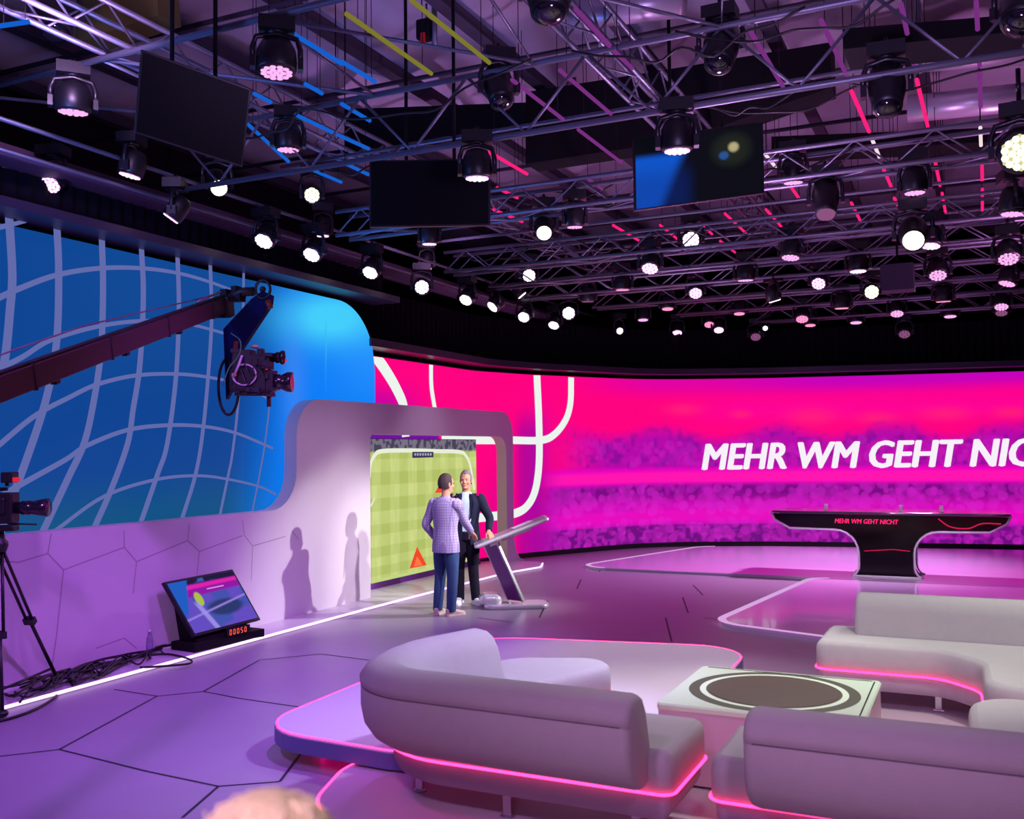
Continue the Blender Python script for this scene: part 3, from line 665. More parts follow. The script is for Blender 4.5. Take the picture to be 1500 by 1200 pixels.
# ================================================================== LECTERN
le = thing('touch_lectern', 'slanted silver touchscreen lectern with tilted tabletop in front of the two men', 'lectern', (-5.8,12.1,0))
c0 = Vector((-5.86,12.13,0)); ax = Vector((.86,.51,0)).normalized(); ay = Vector((-ax.y, ax.x, 0))
def LM(o, x, y, z=Vector((0,0,1))): return Matrix(((x.x,y.x,z.x,o.x),(x.y,y.y,z.y,o.y),(x.z,y.z,z.z,o.z),(0,0,0,1)))
b = MB(); b.slab(rpoly([(-.42,-.22),(.46,-.22),(.46,.24),(-.42,.24)], .12), [(.01,.002),(0,.01),(0,.05),(.02,.06)], LM(c0+Vector((.08,0,0)), ax, ay)); b.build('foot_plate', mat('silver_white', (214,210,218), .25, .3), le)
b = MB(); b.slab(rpoly([(-.22,-.17),(.10,-.17),(.10,.17),(-.22,.17)], .1), [(.01,.06),(0,.075),(.01,.15),(.06,.19),(.1,.2)], LM(c0+ax*-.2, ax, ay)); b.build('foot_cover', mat('silver_white', (214,210,218), .25, .3), le)
P0 = c0+ax*.10+Vector((0,0,.08)); P1 = on(716,792,Y=12.0)+ax*.02-Vector((0,0,.02)); up = (P1-P0).normalized(); ln = (P1-P0).length; wv_ = Vector((.96,-.28,0)); nx = wv_.cross(up).normalized()
Mp = Matrix(((nx.x,wv_.x,up.x,P0.x),(nx.y,wv_.y,up.y,P0.y),(nx.z,wv_.z,up.z,P0.z),(0,0,0,1)))
for sgn in (-1, 1):
    b = MB(); b.box((0, sgn*.13, ln/2), (.05,.03,ln), Mp); b.build('side_rail', m_steel, le, bevel=.005)
b = MB(); b.box((.02, 0, ln/2), (.02,.24,ln*.96), Mp); b.build('panel', mat('violet_panel', (112,40,130), .2, coat=.4), le)
b = MB(); b.box((.0, .02, ln/2), (.035,.015,ln*.94), Mp); b.box((.0, -.06, ln/2), (.035,.015,ln*.94), Mp); b.build('inner_rail', mat('violet_rail', (186,120,206), .25, .4), le)
T0 = on(694,799,Y=11.92); T1 = on(801,757,Y=12.42); tx = (T1-T0).normalized(); tl = (T1-T0).length; tz = (tx.cross(Vector((-ax.y,ax.x,0)))).normalized()
if tz.z < 0: tz = -tz
ty = tz.cross(tx).normalized(); Mt = LM((T0+T1)/2, tx, ty, tz)
b = MB(); b.slab(rpoly([(-tl/2,-.27),(tl/2,-.27),(tl/2,.27),(-tl/2,.27)], .05), [(.03,-.035),(.0,-.02),(0,.0),(.01,.01)], Mt); b.build('tabletop', mat('silver_white', (214,210,218), .25, .3), le)
b = MB(); b.box((.0,0,.012), (tl-.08,.46,.004), Mt); b.build('touchscreen', mat('screen_glass', (150,140,168), .3), le)
b = MB(); b.box((.05,-.02,-.055), (.42,.3,.04), Mt); b.box((-.28,0,-.06), (.12,.4,.05), Mt); b.build('bracket', m_steel, le, bevel=.008)
b = MB(); b.box((.18,.03,.02), (.30,.21,.004), Mt @ Matrix.Rotation(.2, 4, 'Z')); o = b.build('paper_sheet', mat('paper', (222,214,228), .7)); tag(o, 'loose pale paper sheet lying on the tilted lectern top', 'paper')

# ================================================================== PEOPLE
def ering(c, t, rx, ry, side, n=20, pw=2.0):
    """ellipse ring round c, perpendicular to t; rx along side, ry along the other axis"""
    c = Vector(c); t = Vector(t).normalized(); s = Vector(side); s = (s-t*s.dot(t)).normalized(); f_ = t.cross(s).normalized(); out = []
    for k in range(n):
        a = 2*PI*k/n; ca, sa = math.cos(a), math.sin(a); e = 2/pw
        out.append(c+s*(rx*math.copysign(abs(ca)**e, ca))+f_*(ry*math.copysign(abs(sa)**e, sa)))
    return out
def limb(b, pts, radii, side=(1,0,0), n=16, sub=4):
    """loft through joints with (rx, ry) radii, smoothed"""
    P = [Vector(p) for p in pts]; R_ = [r if isinstance(r, tuple) else (r, r) for r in radii]
    V5 = smooth_curve([Vector((0,0,0))+p for p in P], sub); RR = smooth_curve([Vector((r[0], r[1], 0)) for r in R_], sub); rings = []; N = len(V5)
    for i in range(N):
        t = V5[min(i+1,N-1)]-V5[max(i-1,0)]; rings.append(ering(V5[i], t, RR[i].x, RR[i].y, side, n))
    b.loft(rings)
def hand(b, wrist, dirv, palmn, s=1.0, curl=.5, mir=1):
    """palm with five separate bent fingers; dirv along the fingers, palmn out of the palm"""
    d = Vector(dirv).normalized(); pn = Vector(palmn); pn = (pn-d*pn.dot(d)).normalized(); sd = d.cross(pn)*mir; w_ = Vector(wrist)
    rings = [ering(w_+d*t*s, d, a*s, c_*s, sd, 12, 2.6) for t, a, c_ in [(-.02,.026,.021),(.01,.03,.019),(.045,.041,.017),(.08,.043,.015),(.098,.04,.012)]]
    b.loft(rings)
    for k, (off, L) in enumerate([(-.031,.068),(-.010,.080),(.011,.075),(.031,.058)]):
        p = w_+d*.09*s+sd*off*s; q = d; pts = [p]; a = 0
        for j, fr in enumerate((.42,.32,.26)):
            a += curl*(.55, .8, .6)[j]; q = d*math.cos(a)+pn*math.sin(a); p = p+q*L*fr*s; pts.append(p)
        b.tube(pts, [.0092*s,.0088*s,.008*s,.0066*s], 8)
    p = w_+d*.03*s-sd*.03*s; q1 = (d*.65-sd*.62+pn*.35).normalized(); q2 = (d*.86-sd*.2+pn*.5).normalized()
    b.tube([p, p+q1*.035*s, p+q1*.035*s+q2*.033*s, p+q1*.035*s+q2*.033*s+q2*.024*s], [.013*s,.011*s,.0098*s,.0078*s], 8)
def person(label, loc, rz, H, J, cols, hair='short', shirt=None, tilt=0, yaw=0):
    """J: joints in local metres for a 1.8 m figure (x = the figure's left is +x when it faces -y)"""
    t = thing('person', label, 'person', loc, None, rz); Wm = Matrix.Translation(loc) @ Matrix.Rotation(rz, 4, 'Z') @ Matrix.Scale(H/1.8, 4)
    def fin(b, name, m, vox, sm=3, parent=t): b.v = [tuple(Wm @ Vector(v)) for v in b.v]; return b.build(name, m, parent, remesh=vox, smooth_it=sm)
    g = lambda k: Vector(J[k])
    hipL, hipR, knL, knR, anL, anR = g('hipL'), g('hipR'), g('kneeL'), g('kneeR'), g('ankL'), g('ankR')
    shL, shR, elL, elR, wrL, wrR = g('shL'), g('shR'), g('elL'), g('elR'), g('wrL'), g('wrR')
    # ---- body, one continuous surface
    b = MB()
    tor = [(0,0,.90),(0,.01,1.0),(0,.012,1.1),(0,.0,1.25),(0,0,1.38),(0,.01,1.46),(0,.012,1.50)]
    limb(b, tor, [(.15,.10),(.155,.105),(.135,.095),(.155,.11),(.17,.11),(.12,.08),(.06,.06)], n=24)
    for hp, kn, an in ((hipL,knL,anL),(hipR,knR,anR)): limb(b, [hp, hp.lerp(kn,.5), kn, kn.lerp(an,.4), an], [.082,.072,.056,.055,.04])
    for sh, el, wr in ((shL,elL,wrL),(shR,elR,wrR)): limb(b, [Vector((sh.x*.6,sh.y,sh.z)), sh, sh.lerp(el,.5), el, el.lerp(wr,.4), wr], [.05,.056,.047,.04,.036,.026])
    limb(b, [(0,.012,1.44),(0,.0,1.52),(0,-.008,1.60)], [.062,.056,.055])
    Hm = Matrix.Translation((0,-.012,1.56)) @ Matrix.Rotation(yaw, 4, 'Z') @ Matrix.Rotation(tilt, 4, 'X')
    hb = MB()
    prof = [(-.005,.045,.050,-.028),(.02,.055,.066,-.022),(.05,.064,.083,-.012),(.085,.071,.092,-.004),(.12,.075,.097,.002),(.155,.076,.098,.006),(.19,.070,.090,.01),(.215,.054,.070,.012),(.232,.03,.04,.012),(.238,.01,.012,.012)]
    hb.loft([[(rx*math.cos(2*PI*k/24), cy+ry*math.sin(2*PI*k/24)*(1.0 if math.sin(2*PI*k/24) > 0 else 1.0), z) for k in range(24)] for z, rx, ry, cy in prof])
    hb.loft([[(w_*math.cos(2*PI*k/8), y_+d_*math.sin(2*PI*k/8), z_) for k in range(8)] for z_, w_, d_, y_ in [(.070,.018,.014,-.094),(.080,.017,.018,-.098),(.10,.011,.014,-.094),(.125,.008,.008,-.092)]])
    hb.sphere((0,-.092,.045),(.026,.012,.009)); hb.sphere((0,-.083,.014),(.024,.018,.018)); hb.sphere((0,-.088,.137),(.05,.014,.010))
    for sx in (-1,1): hb.sphere((sx*.079,.008,.10),(.010,.018,.032)); hb.sphere((sx*.045,-.072,.075),(.022,.018,.02))
    b.add([Hm @ Vector(v) for v in hb.v], hb.f, 0, True)
    hand(b, wrL, J['hdL'], J['pnL'], 1.0, J.get('cuL',.5), 1); hand(b, wrR, J['hdR'], J['pnR'], 1.0, J.get('cuR',.5), -1)
    body = fin(b, 'body', mat('skin', (206,146,118), .5, spec=.35), .0055, 2)
    e = MB()
    for sx in (-1,1): e.sphere(Hm @ Vector((sx*.030,-.088,.118)), (.011,.007,.007), 10, 6)
    fin(e, 'eye', mat('eye_dark', (40,30,30), .3), 0, 0, body)
    e = MB(); e.tube([Hm @ Vector((x,-.104+abs(x)*.35,.047)) for x in (-.022,-.01,0,.01,.022)], .0035, 6); fin(e, 'mouth', mat('lip', (160,84,80), .5), 0, 0, body)
    # ---- hair
    hh_ = MB(); vs = []; nn = 28; rows = 12
    rings = []
    for i in range(rows+1):
        ph = i/rows; ring = []
        for k in range(nn):
            a = 2*PI*k/nn; fy = math.sin(a)  # +y is the back of the head
            low = .055+.075*ss(np.array(-fy), -.1, .75) # hairline: nape low, forehead high
            low = float(low)+(.07 if fy < -.45 else 0); z = low+(.252-low)*math.sin(ph*PI/2)
            q = max(0, 1-((z-.125)/.128)**2)**.42 if z > .125 else 1.0
            if z < .09: q *= .93
            wv = 1+.03*math.sin(7*a+3*ph)+.02*math.sin(13*a)
            ring.append(Hm @ Vector(((.083*q*wv)*math.cos(a), .010+(.106*q*wv)*math.sin(a), z)))
        rings.append(ring)
    hh_.loft(rings); fin(hh_, 'hair', mat(cols['hairname'], cols['hair'], .7, noise=.35, nscale=60, bump=.6, bscale=140), 0, 0)
    # ---- trousers
    b = MB(); limb(b, [(0,0,1.03),(0,.005,.96),(0,.005,.86)], [(.150,.112),(.168,.125),(.165,.118)], n=24)
    for hp, kn, an in ((hipL,knL,anL),(hipR,knR,anR)):
        dn = (an-kn).normalized(); limb(b, [hp+Vector((0,0,.04)), hp.lerp(kn,.45), kn, kn.lerp(an,.5), an+dn*.0+Vector((0,0,.005)), an+Vector((0,0,-.035))], [.10,.093,.074,.068,.062,.062], n=18)
    fin(b, 'trousers', mat(cols['trname'], cols['tr'], .85, spec=.15, noise=.3, nscale=7, bump=.5, bscale=14), .009, 3)
    # ---- shirt
    if shirt:
        b = MB(); limb(b, [(0,-.012,.98),(0,-.012,1.1),(0,-.014,1.25),(0,-.010,1.38),(0,.0,1.46),(0,.008,1.51)], [(.145,.112),(.140,.108),(.160,.118),(.160,.115),(.115,.085),(.062,.06)], n=24)
        fin(b, 'shirt', mat('pale_shirt', (190,214,232), .8, bump=.3, bscale=20), .008, 2)
    # ---- jacket
    b = MB(); opening = cols.get('open', .0)
    tor = [(0,.004,cols.get('hem',.80)),(0,.004,.90),(0,.006,1.02),(0,.006,1.12),(0,.002,1.26),(0,.0,1.38),(0,.008,1.455),(0,.016,1.50)]
    rad = [(.195,.145),(.192,.14),(.176,.130),(.168,.124),(.190,.136),(.200,.136),(.165,.110),(.080,.074)]
    Vt = smooth_curve([Vector(p) for p in tor], 5); Rt = smooth_curve([Vector((a, c_, 0)) for a, c_ in rad], 5); nT = 48
    rings = [ering(Vt[i], (0,0,1), Rt[i].x, Rt[i].y, (1,0,0), nT, 2.15) for i in range(len(Vt))]
    if opening:
        # open front: leave out a wedge of the tube and give the cloth thickness
        vs_o = []; fs = []; rows = []
        for i, r in enumerate(rings):
            z = Vt[i].z; op = opening*(.75+.9*max(0, (1.0-z))*1.5) if z < 1.12 else opening*(.8+1.2*max(0, z-1.12)); c_ = Vt[i]
            row = []
            for k in range(nT+1):
                a0 = -PI/2+op; a1 = 3*PI/2-op; a = a0+(a1-a0)*k/nT; ca, sa = math.cos(a), math.sin(a)
                row.append((c_.x+Rt[i].x*ca, c_.y+Rt[i].y*sa, z))
            row2 = [((x-c_.x)*.90+c_.x, (y-c_.y)*.87+c_.y, z_) for x, y, z_ in row[::-1]]; rows.append(row+row2)
        b.loft(rows)
    else: b.loft(rings)
    for sh, el, wr in ((shL,elL,wrL),(shR,elR,wrR)):
        s_ = Vector((sh.x*.62, sh.y, sh.z+.0)); limb(b, [s_, sh, sh.lerp(el,.5), el, el.lerp(wr,.5), wr.lerp(el,.06)], [.074,.080,.066,.057,.052,.044], n=16)
    jk = fin(b, 'jacket', cols['jm'], .0075, 2)
    if not opening:
        b = MB(); ring = [ering((0,.02-.006*q,1.485+.035*q), (0,.1,1), .078-.008*q, .072-.006*q, (1,0,0), 24) for q in (0,.5,1)]; b.loft(ring); fin(b, 'collar', cols['jm'], 0, 0, jk)
    else:
        for sx in (-1,1):
            b = MB(); pr_ = [(.055,-.066,1.50),(.085,-.085,1.47),(.115,-.125,1.36),(.075,-.143,1.16),(.045,-.140,1.12),(.062,-.136,1.24),(.058,-.115,1.38),(.045,-.085,1.46)]
            v1 = [(sx*x, y, z) for x, y, z in pr_]; v2 = [(x, y-.010, z) for x, y, z in v1]; n_ = len(v1); b.add(v1+v2, [tuple(range(n_)), tuple(range(n_,2*n_))[::-1]]+[(k, (k+1)%n_, (k+1)%n_+n_, k+n_) for k in range(n_)]); fin(b, 'lapel', cols['jm'], 0, 0, jk)
    # ---- shoes
    for an, dr in ((anL, J.get('footL',(0,-1,0))), (anR, J.get('footR',(0,-1,0)))):
        d = Vector(dr).normalized(); sd = Vector((-d.y, d.x, 0)); b = MB()
        prof = [(-.075,.012,.03,.022),(-.07,.032,.045,.043),(-.03,.04,.055,.053),(.03,.042,.052,.05),(.09,.048,.038,.036),(.15,.046,.03,.028),(.19,.034,.026,.022),(.205,.012,.02,.014)]
        rings = []
        for x, w_, zc, hz in prof:
            c_ = Vector((an.x, an.y, 0))+d*x; rings.append([c_+sd*(w_*math.copysign(abs(math.cos(2*PI*k/16))**.8, math.cos(2*PI*k/16)))+Vector((0,0,max(.0, zc+hz*math.sin(2*PI*k/16)))) for k in range(16)])
        b.loft(rings); b.loft([[Vector((an.x,an.y,z))+Vector((r*math.cos(2*PI*k/16), r*math.sin(2*PI*k/16),0)) for k in range(16)] for z, r in ((.05,.045),(.085,.046),(.10,.043))])
        so = fin(b, 'shoe', mat(cols['shname'], cols['sh'], .5), .007, 2)
        b = MB(); so_p = [(-.08,.03),(-.05,.042),(.03,.044),(.1,.05),(.16,.048),(.2,.03),(.212,.0)]; pl = [((an.x+d.x*x+sd.x*w_), (an.y+d.y*x+sd.y*w_)) for x, w_ in so_p]+[((an.x+d.x*x-sd.x*w_), (an.y+d.y*x-sd.y*w_)) for x, w_ in so_p[-2::-1]]
        b.prism(pl, 0.0, .022); fin(b, 'sole', mat(cols['shname']+'_sole', tuple(min(255, v+10) for v in cols['sh']), .6), 0, 0, so)
    return t
def check_mat():
    m = mat('checked_jacket', (150,138,178), .85, spec=.2); nt = m.node_tree; b_ = nt.nodes['Principled BSDF']; tc = nt.nodes.new('ShaderNodeTexCoord')
    mp = nt.nodes.new('ShaderNodeMapping'); nt.links.new(tc.outputs['Object'], mp.inputs['Vector']); acc = None
    for ax_ in ('X','Y','Z'):
        wv = nt.nodes.new('ShaderNodeTexWave'); wv.wave_type = 'BANDS'; wv.bands_direction = ax_; wv.inputs['Scale'].default_value = 9.0; wv.inputs['Distortion'].default_value = .2
        rp = nt.nodes.new('ShaderNodeMapRange'); rp.inputs['From Min'].default_value = .82; rp.inputs['From Max'].default_value = .95
        nt.links.new(mp.outputs[0], wv.inputs['Vector']); nt.links.new(wv.outputs['Fac'], rp.inputs['Value'])
        if acc is None: acc = rp.outputs[0]
        else:
            mx = nt.nodes.new('ShaderNodeMath'); mx.operation = 'MAXIMUM'; nt.links.new(acc, mx.inputs[0]); nt.links.new(rp.outputs[0], mx.inputs[1]); acc = mx.outputs[0]
    mi = nt.nodes.new('ShaderNodeMix'); mi.data_type = 'RGBA'; mi.inputs['A'].default_value = s2l((172,160,196))+(1,); mi.inputs['B'].default_value = s2l((136,124,166))+(1,)
    nt.links.new(acc, mi.inputs['Factor']); nt.links.new(mi.outputs['Result'], b_.inputs['Base Color']); return m
# first presenter: back to the viewer; his local -y is his front
L1 = Vector((-6.32,11.2,.002)); RZ1 = math.radians(78+90); H1 = 1.84
def loc_pt(p, L, rz, H): return (Matrix.Translation(L) @ Matrix.Rotation(rz, 4, 'Z') @ Matrix.Scale(H/1.8, 4)).inverted() @ Vector(p)
hR = loc_pt(on(703,803,Y=11.82), L1, RZ1, H1)
print('P1 right wrist local', [round(v,2) for v in hR])
J1 = dict(hipL=(.09,0,.90), hipR=(-.09,0,.90), kneeL=(.12,-.02,.50), kneeR=(-.09,-.02,.50), ankL=(.13,.02,.085), ankR=(-.08,.0,.085), shL=(.185,.01,1.415), shR=(-.185,.0,1.415),
  elL=(.28,.07,1.15), wrL=(.235,-.06,.96), hdL=(-.4,-.45,-.8), pnL=(-1,0,.3), cuL=.6, elR=(-.25,-.12,1.17), wrR=(0,0,0), hdR=(0,0,0), pnR=(0,0,-1), cuR=.35, footL=(.35,-1,0), footR=(-.3,-1,0))
sh = Vector(J1['shR']); d_ = (hR-sh); 
def reach(sh, tgt, up_len=.29, lo_len=.27, hint=Vector((0,.2,-1))):
    d = tgt-sh; L = min(d.length, up_len+lo_len-.005); dn = d.normalized(); w_ = sh+dn*L; a = (up_len**2-lo_len**2+L*L)/(2*L); hgt = math.sqrt(max(0, up_len**2-a*a)); hp = (hint-dn*hint.dot(dn)).normalized()
    return sh+dn*a+hp*hgt, w_
el, wr = reach(sh, hR, hint=Vector((-.5,.4,-1))); J1['elR'] = tuple(el); J1['wrR'] = tuple(wr); J1['hdR'] = tuple((hR-sh).normalized()*.6+Vector((0,-.3,-.25)))
person('man seen from behind in a grey-lilac checked blazer and blue jeans touching the lectern', tuple(L1), RZ1, H1, J1,
  dict(hair=(52,34,36), hairname='dark_brown_hair', tr=(54,76,116), trname='blue_denim', jm=check_mat(), sh=(206,186,172), shname='beige_shoe', hem=.80), yaw=math.radians(-12))
# second presenter
L2 = Vector((-6.52,12.14,.002)); RZ2 = math.radians(293+90); H2 = 1.86
hL = loc_pt(on(716,779,Y=12.05), L2, RZ2, H2)
print('P2 left wrist local', [round(v,2) for v in hL])
J2 = dict(hipL=(.085,0,.90), hipR=(-.085,0,.90), kneeL=(.09,-.03,.50), kneeR=(-.10,-.01,.50), ankL=(.12,-.02,.085), ankR=(-.10,.03,.085), shL=(.185,0,1.415), shR=(-.185,0,1.415),
  elR=(-.27,.05,1.15), wrR=(-.24,-.10,.95), hdR=(.2,-.4,-.9), pnR=(1,0,0), cuR=.5, footL=(.55,-1,0), footR=(-.15,-1,0), pnL=(0,0,-1), cuL=.3)
sh = Vector(J2['shL']); el, wr = reach(sh, hL, hint=Vector((.5,.4,-.6))); J2['elL'] = tuple(el); J2['wrL'] = tuple(wr); J2['hdL'] = tuple((hL-sh).normalized()*.7+Vector((.1,-.3,.2)))
person('man facing the viewer in a navy jacket, pale shirt and white sneakers', tuple(L2), RZ2, H2, J2,
  dict(hair=(120,104,110), hairname='greying_hair', tr=(26,22,40), trname='black_trousers', jm=mat('navy_jacket', (26,28,52), .8, spec=.2), sh=(226,222,228), shname='white_shoe', hem=.80, open=.34), shirt=True, yaw=math.radians(-6))

# blonde onlooker in the near foreground: only the crown of the head reaches the frame
hp_ = on(385,1166,Y=.97)
print('onlooker', hp_)
JO = dict(hipL=(.09,0,.90), hipR=(-.09,0,.90), kneeL=(.09,-.02,.50), kneeR=(-.09,-.02,.50), ankL=(.10,.02,.085), ankR=(-.10,.0,.085), shL=(.18,.01,1.415), shR=(-.18,.0,1.415),
  elL=(.24,.04,1.15), wrL=(.22,-.08,.93), hdL=(0,-.2,-1), pnL=(-1,0,0), elR=(-.24,.04,1.15), wrR=(-.22,-.08,.93), hdR=(0,-.2,-1), pnR=(1,0,0))
person('blonde onlooker in the near foreground, only the blurred crown of the head in view', (hp_.x, hp_.y, .002), math.radians(115+90), (hp_.z)/1.812*1.8, JO,
  dict(hair=(222,192,170), hairname='blonde_hair', tr=(30,30,40), trname='dark_trousers', jm=mat('dark_jacket', (34,30,40), .8), sh=(30,30,34), shname='black_shoe', hem=.82))

onl = [o for o in bpy.data.objects if o.get('category') == 'person'][-1]
hs = MB(); ctr = Vector((hp_.x, hp_.y, hp_.z-.11)); rh = random.Random(4)
for k in range(420):
    a = rh.uniform(0, 2*PI); e0 = rh.uniform(.15, 1.45); R_ = .100+rh.uniform(0,.010); pts = []
    for j in range(6):
        e = e0-j*.13*rh.uniform(.8,1.2); aa = a+j*.05*rh.uniform(-1,1); pts.append(ctr+Vector((R_*.86*math.cos(aa)*math.cos(e), R_*1.0*math.sin(aa)*math.cos(e), R_*math.sin(e)+.004*j*rh.uniform(-.3,1))))
    hs.tube(pts, .0016, 4)
hs.build('loose_hair', mat('blonde_strand', (232,206,186), .6), onl)
# ================================================================== FLOOR MONITOR, BOTTLE, CABLES
def dp(px, py, d):
    """point seen at a pixel, at a given distance along the view axis"""
    return Vector(CP + CM @ np.array([(px-750)/F*d, (600-py)/F*d, -d]))
mo = thing('floor_monitor', 'tilted monitor on a black foot showing the studio picture, beside the white wall', 'monitor', (-7.8,8.4,.036))
q = [on(285,933,X=-7.58), on(382,908,X=-7.50), on(340,838,X=-7.76), on(240,853,X=-7.84)]
BLm, BRm = q[0], q[1]; uu = (BRm-BLm); lw = uu.length; uu.normalize(); vv_ = (q[3]-BLm); vv_ = vv_-uu*vv_.dot(uu)*.0; vh = vv_.length; vd = vv_.normalized(); nn_ = uu.cross(vd).normalized()
if nn_.x < 0: nn_ = -nn_
print('monitor', [tuple(round(c, 2) for c in p) for p in q], lw, vh)
TR_ = BRm+vv_
b = MB(); cs = [BLm, BRm, TR_, BLm+vv_]; b.add(cs+[p-nn_*.05 for p in cs], [(0,1,2,3),(7,6,5,4),(0,4,5,1),(1,5,6,2),(2,6,7,3),(3,7,4,0)]); b.build('casing', m_blk, mo, bevel=.004)
nu, nv = 90, 60; Uu, Vv = np.meshgrid(np.linspace(.025,.975,nu), np.linspace(.05,.96,nv)); Pq = np.array(BLm)[None,None,:]+Uu[...,None]*np.array(uu*lw)+Vv[...,None]*np.array(vv_)+np.array(nn_)*.002
c = np.ones((nv,nu,1))*lin((96,74,190))[None,None,:]; c = mixc(c, (60,80,170), ss(vnoise(Uu*7, Vv*5, 3), .4, .8)); c = mixc(c, (34,54,104), ss(-((Uu-.62)/.3)**2-((Vv-.38)/.17)**2, -1, -.4))
c = mixc(c, (150,130,226), ss(-np.abs(Vv-.3-.25*(Uu-.1)), -.03, 0)); c = mixc(c, (140,20,160), ss(Vv-.05*Uu, .63, .66)); c = mixc(c, (220,30,170), ss(-np.abs(Vv-.82-.02*Uu), -.05, -.02)*ss(Uu, .2, .25))
c = mixc(c, (16,20,52), ss(Vv, .86, .89)); c = mixc(c, (50,90,170), ss(vnoise(Uu*18, Vv*16, 6), .7, .85)*ss(Vv, .88, .9)); c = mixc(c, (20,90,190), ss(.25-Uu-.35*(.8-Vv), 0, .03)*ss(Vv, .35, .4))
c = mixc(c, (170,190,60), ss(-((Uu-.32)/.06)**2-((Vv-.60)/.14)**2, -1, -.6)); c = mixc(c, (160,150,230), ss(-np.abs(Uu-.27-.2*(.5-Vv)), -.05, -.02)*ss(.6-Vv, 0, .1)*.8); c = mixc(c, (240,170,240), ss(-np.abs(Vv-.745), -.014, -.006)*ss(-np.abs(Uu-.62), -.13, -.12))
obj_grid('screen', Pq, c, picmat('monitor_picture', 1.0), mo)['label'] = 'lit picture of the studio on the monitor'
b = MB(); fx = Vector((BLm.x, BLm.y, 0)); bdir = Vector((uu.x, uu.y, 0)).normalized(); bn = Vector((bdir.y, -bdir.x, 0))
b.prism([(p.x, p.y) for p in (fx+bn*.04-bdir*.03, fx+bdir*(lw+.02)+bn*.04, fx+bdir*(lw+.02)-bn*.33, fx-bdir*.03-bn*.33)], .036, .125); b.build('foot', m_black, mo, bevel=.006)
b = MB(); tri = [fx-bn*.02+bdir*.06, fx-bn*.30+bdir*.06]; hgt = vv_.z
tb_ = [(tri[0].x,tri[0].y,.125),(tri[1].x,tri[1].y,.125),(BLm+vv_*.75-nn_*.06+bdir*.06)]; t2_ = [Vector(p)+bdir*(lw-.2) for p in tb_]; b.add([Vector(p) for p in tb_]+t2_, [(0,1,2),(5,4,3),(0,3,4,1),(1,4,5,2),(2,5,3,0)]); b.build('back_wedge', m_black, mo)
b = MB(); cc_ = fx+bdir*lw*.60+bn*.035; Mc = LM(Vector((cc_.x, cc_.y, .17)), bdir, bn); b.box((0,0,0), (.34,.03,.085), Mc); b.build('timer_display', m_blk, mo)
b = MB()
seg = {0:(0,.028),1:(.012,.014),2:(.012,-.014),3:(0,-.028),4:(-.012,-.014),5:(-.012,.014),6:(0,0)}
dg = {'0':'012345','1':'12','2':'01643','5':'05623','8':'0123456'}
for i, ch in enumerate('00050'):
    x = -.12+i*.055
    for kx in dg[ch]:
        k = int(kx); sx_, sz_ = seg[k]; b.box((x+sx_, .0165, sz_*.95), (.018 if k in (0,3,6) else .006, .002, .006 if k in (0,3,6) else .022), Mc)
b.build('digits', emit('red_digits', (255,86,60), 1.6), mo)

bt = thing('water_bottle', 'small clear plastic bottle standing by the white wall left of the floor monitor', 'bottle', tuple(on(219,957,Z=.036)))
bp_ = on(219,957,Z=.036); b = MB(); b.lathe([(.028,0),(.033,.01),(.033,.13),(.030,.16),(.014,.2),(.012,.225)], 18, Matrix.Translation(bp_)); b.build('body', mat('clear_plastic', (215,200,228), .08, trans=.75), bt)
b = MB(); b.lathe([(.015,.222),(.015,.245),(.012,.248)], 14, Matrix.Translation(bp_)); b.build('cap', mat('white_cap', (230,225,235), .4), bt)
b = MB(); b.lathe([(.0335,.05),(.0335,.11)], 18, Matrix.Translation(bp_), cap=False); b.build('paper_band', mat('bottle_band', (150,130,190), .5), bt)

rc = random.Random(11); m_cable = mat('black_cable', (16,14,18), .5)
def on_plinth(p): return (p.x, p.y, .048)
for k in range(13):
    x0 = rc.uniform(-20, 60); x1 = rc.uniform(120, 290); n_ = 9; pts = []
    for i in range(n_):
        t = i/(n_-1); px_ = x0+(x1-x0)*t+rc.uniform(-14,14); base_ = 1022-.27*px_; py_ = base_+rc.uniform(-22,16)*(1-.35*t)
        p = on(px_, py_, Z=.04); p.x = min(max(p.x, -7.93), -7.35+.0*t); pts.append((p.x, p.y, (.05 if p.x < -7.44 else .02)+rc.uniform(0,.05)))
    b = MB(); b.tube(smooth_curve(pts, 6), rc.choice([.008,.010,.013]), 6); o = b.build('cable', m_cable); tag(o, 'thin black cable in the tangle on the floor along the white wall', 'cable', 'tangled floor cables')
b = MB(); b.tube(smooth_curve([on(x, y, Z=.05) for x, y in [(95,985),(108,963),(122,967),(150,973),(190,965),(240,958),(275,965),(278,972),(240,976),(205,978)]], 6), .011, 6); o = b.build('cable', m_cable); tag(o, 'looping black cable ending beside the foot of the floor monitor', 'cable')
b = MB(); b.tube(smooth_curve([on(x, y, Z=.012) for x, y in [(-30,1062),(10,1054),(50,1040),(80,1022),(84,1012)]], 6), .012, 6); o = b.build('cable', m_cable); tag(o, 'black cable running across the glowing floor strip at the tripod', 'cable')

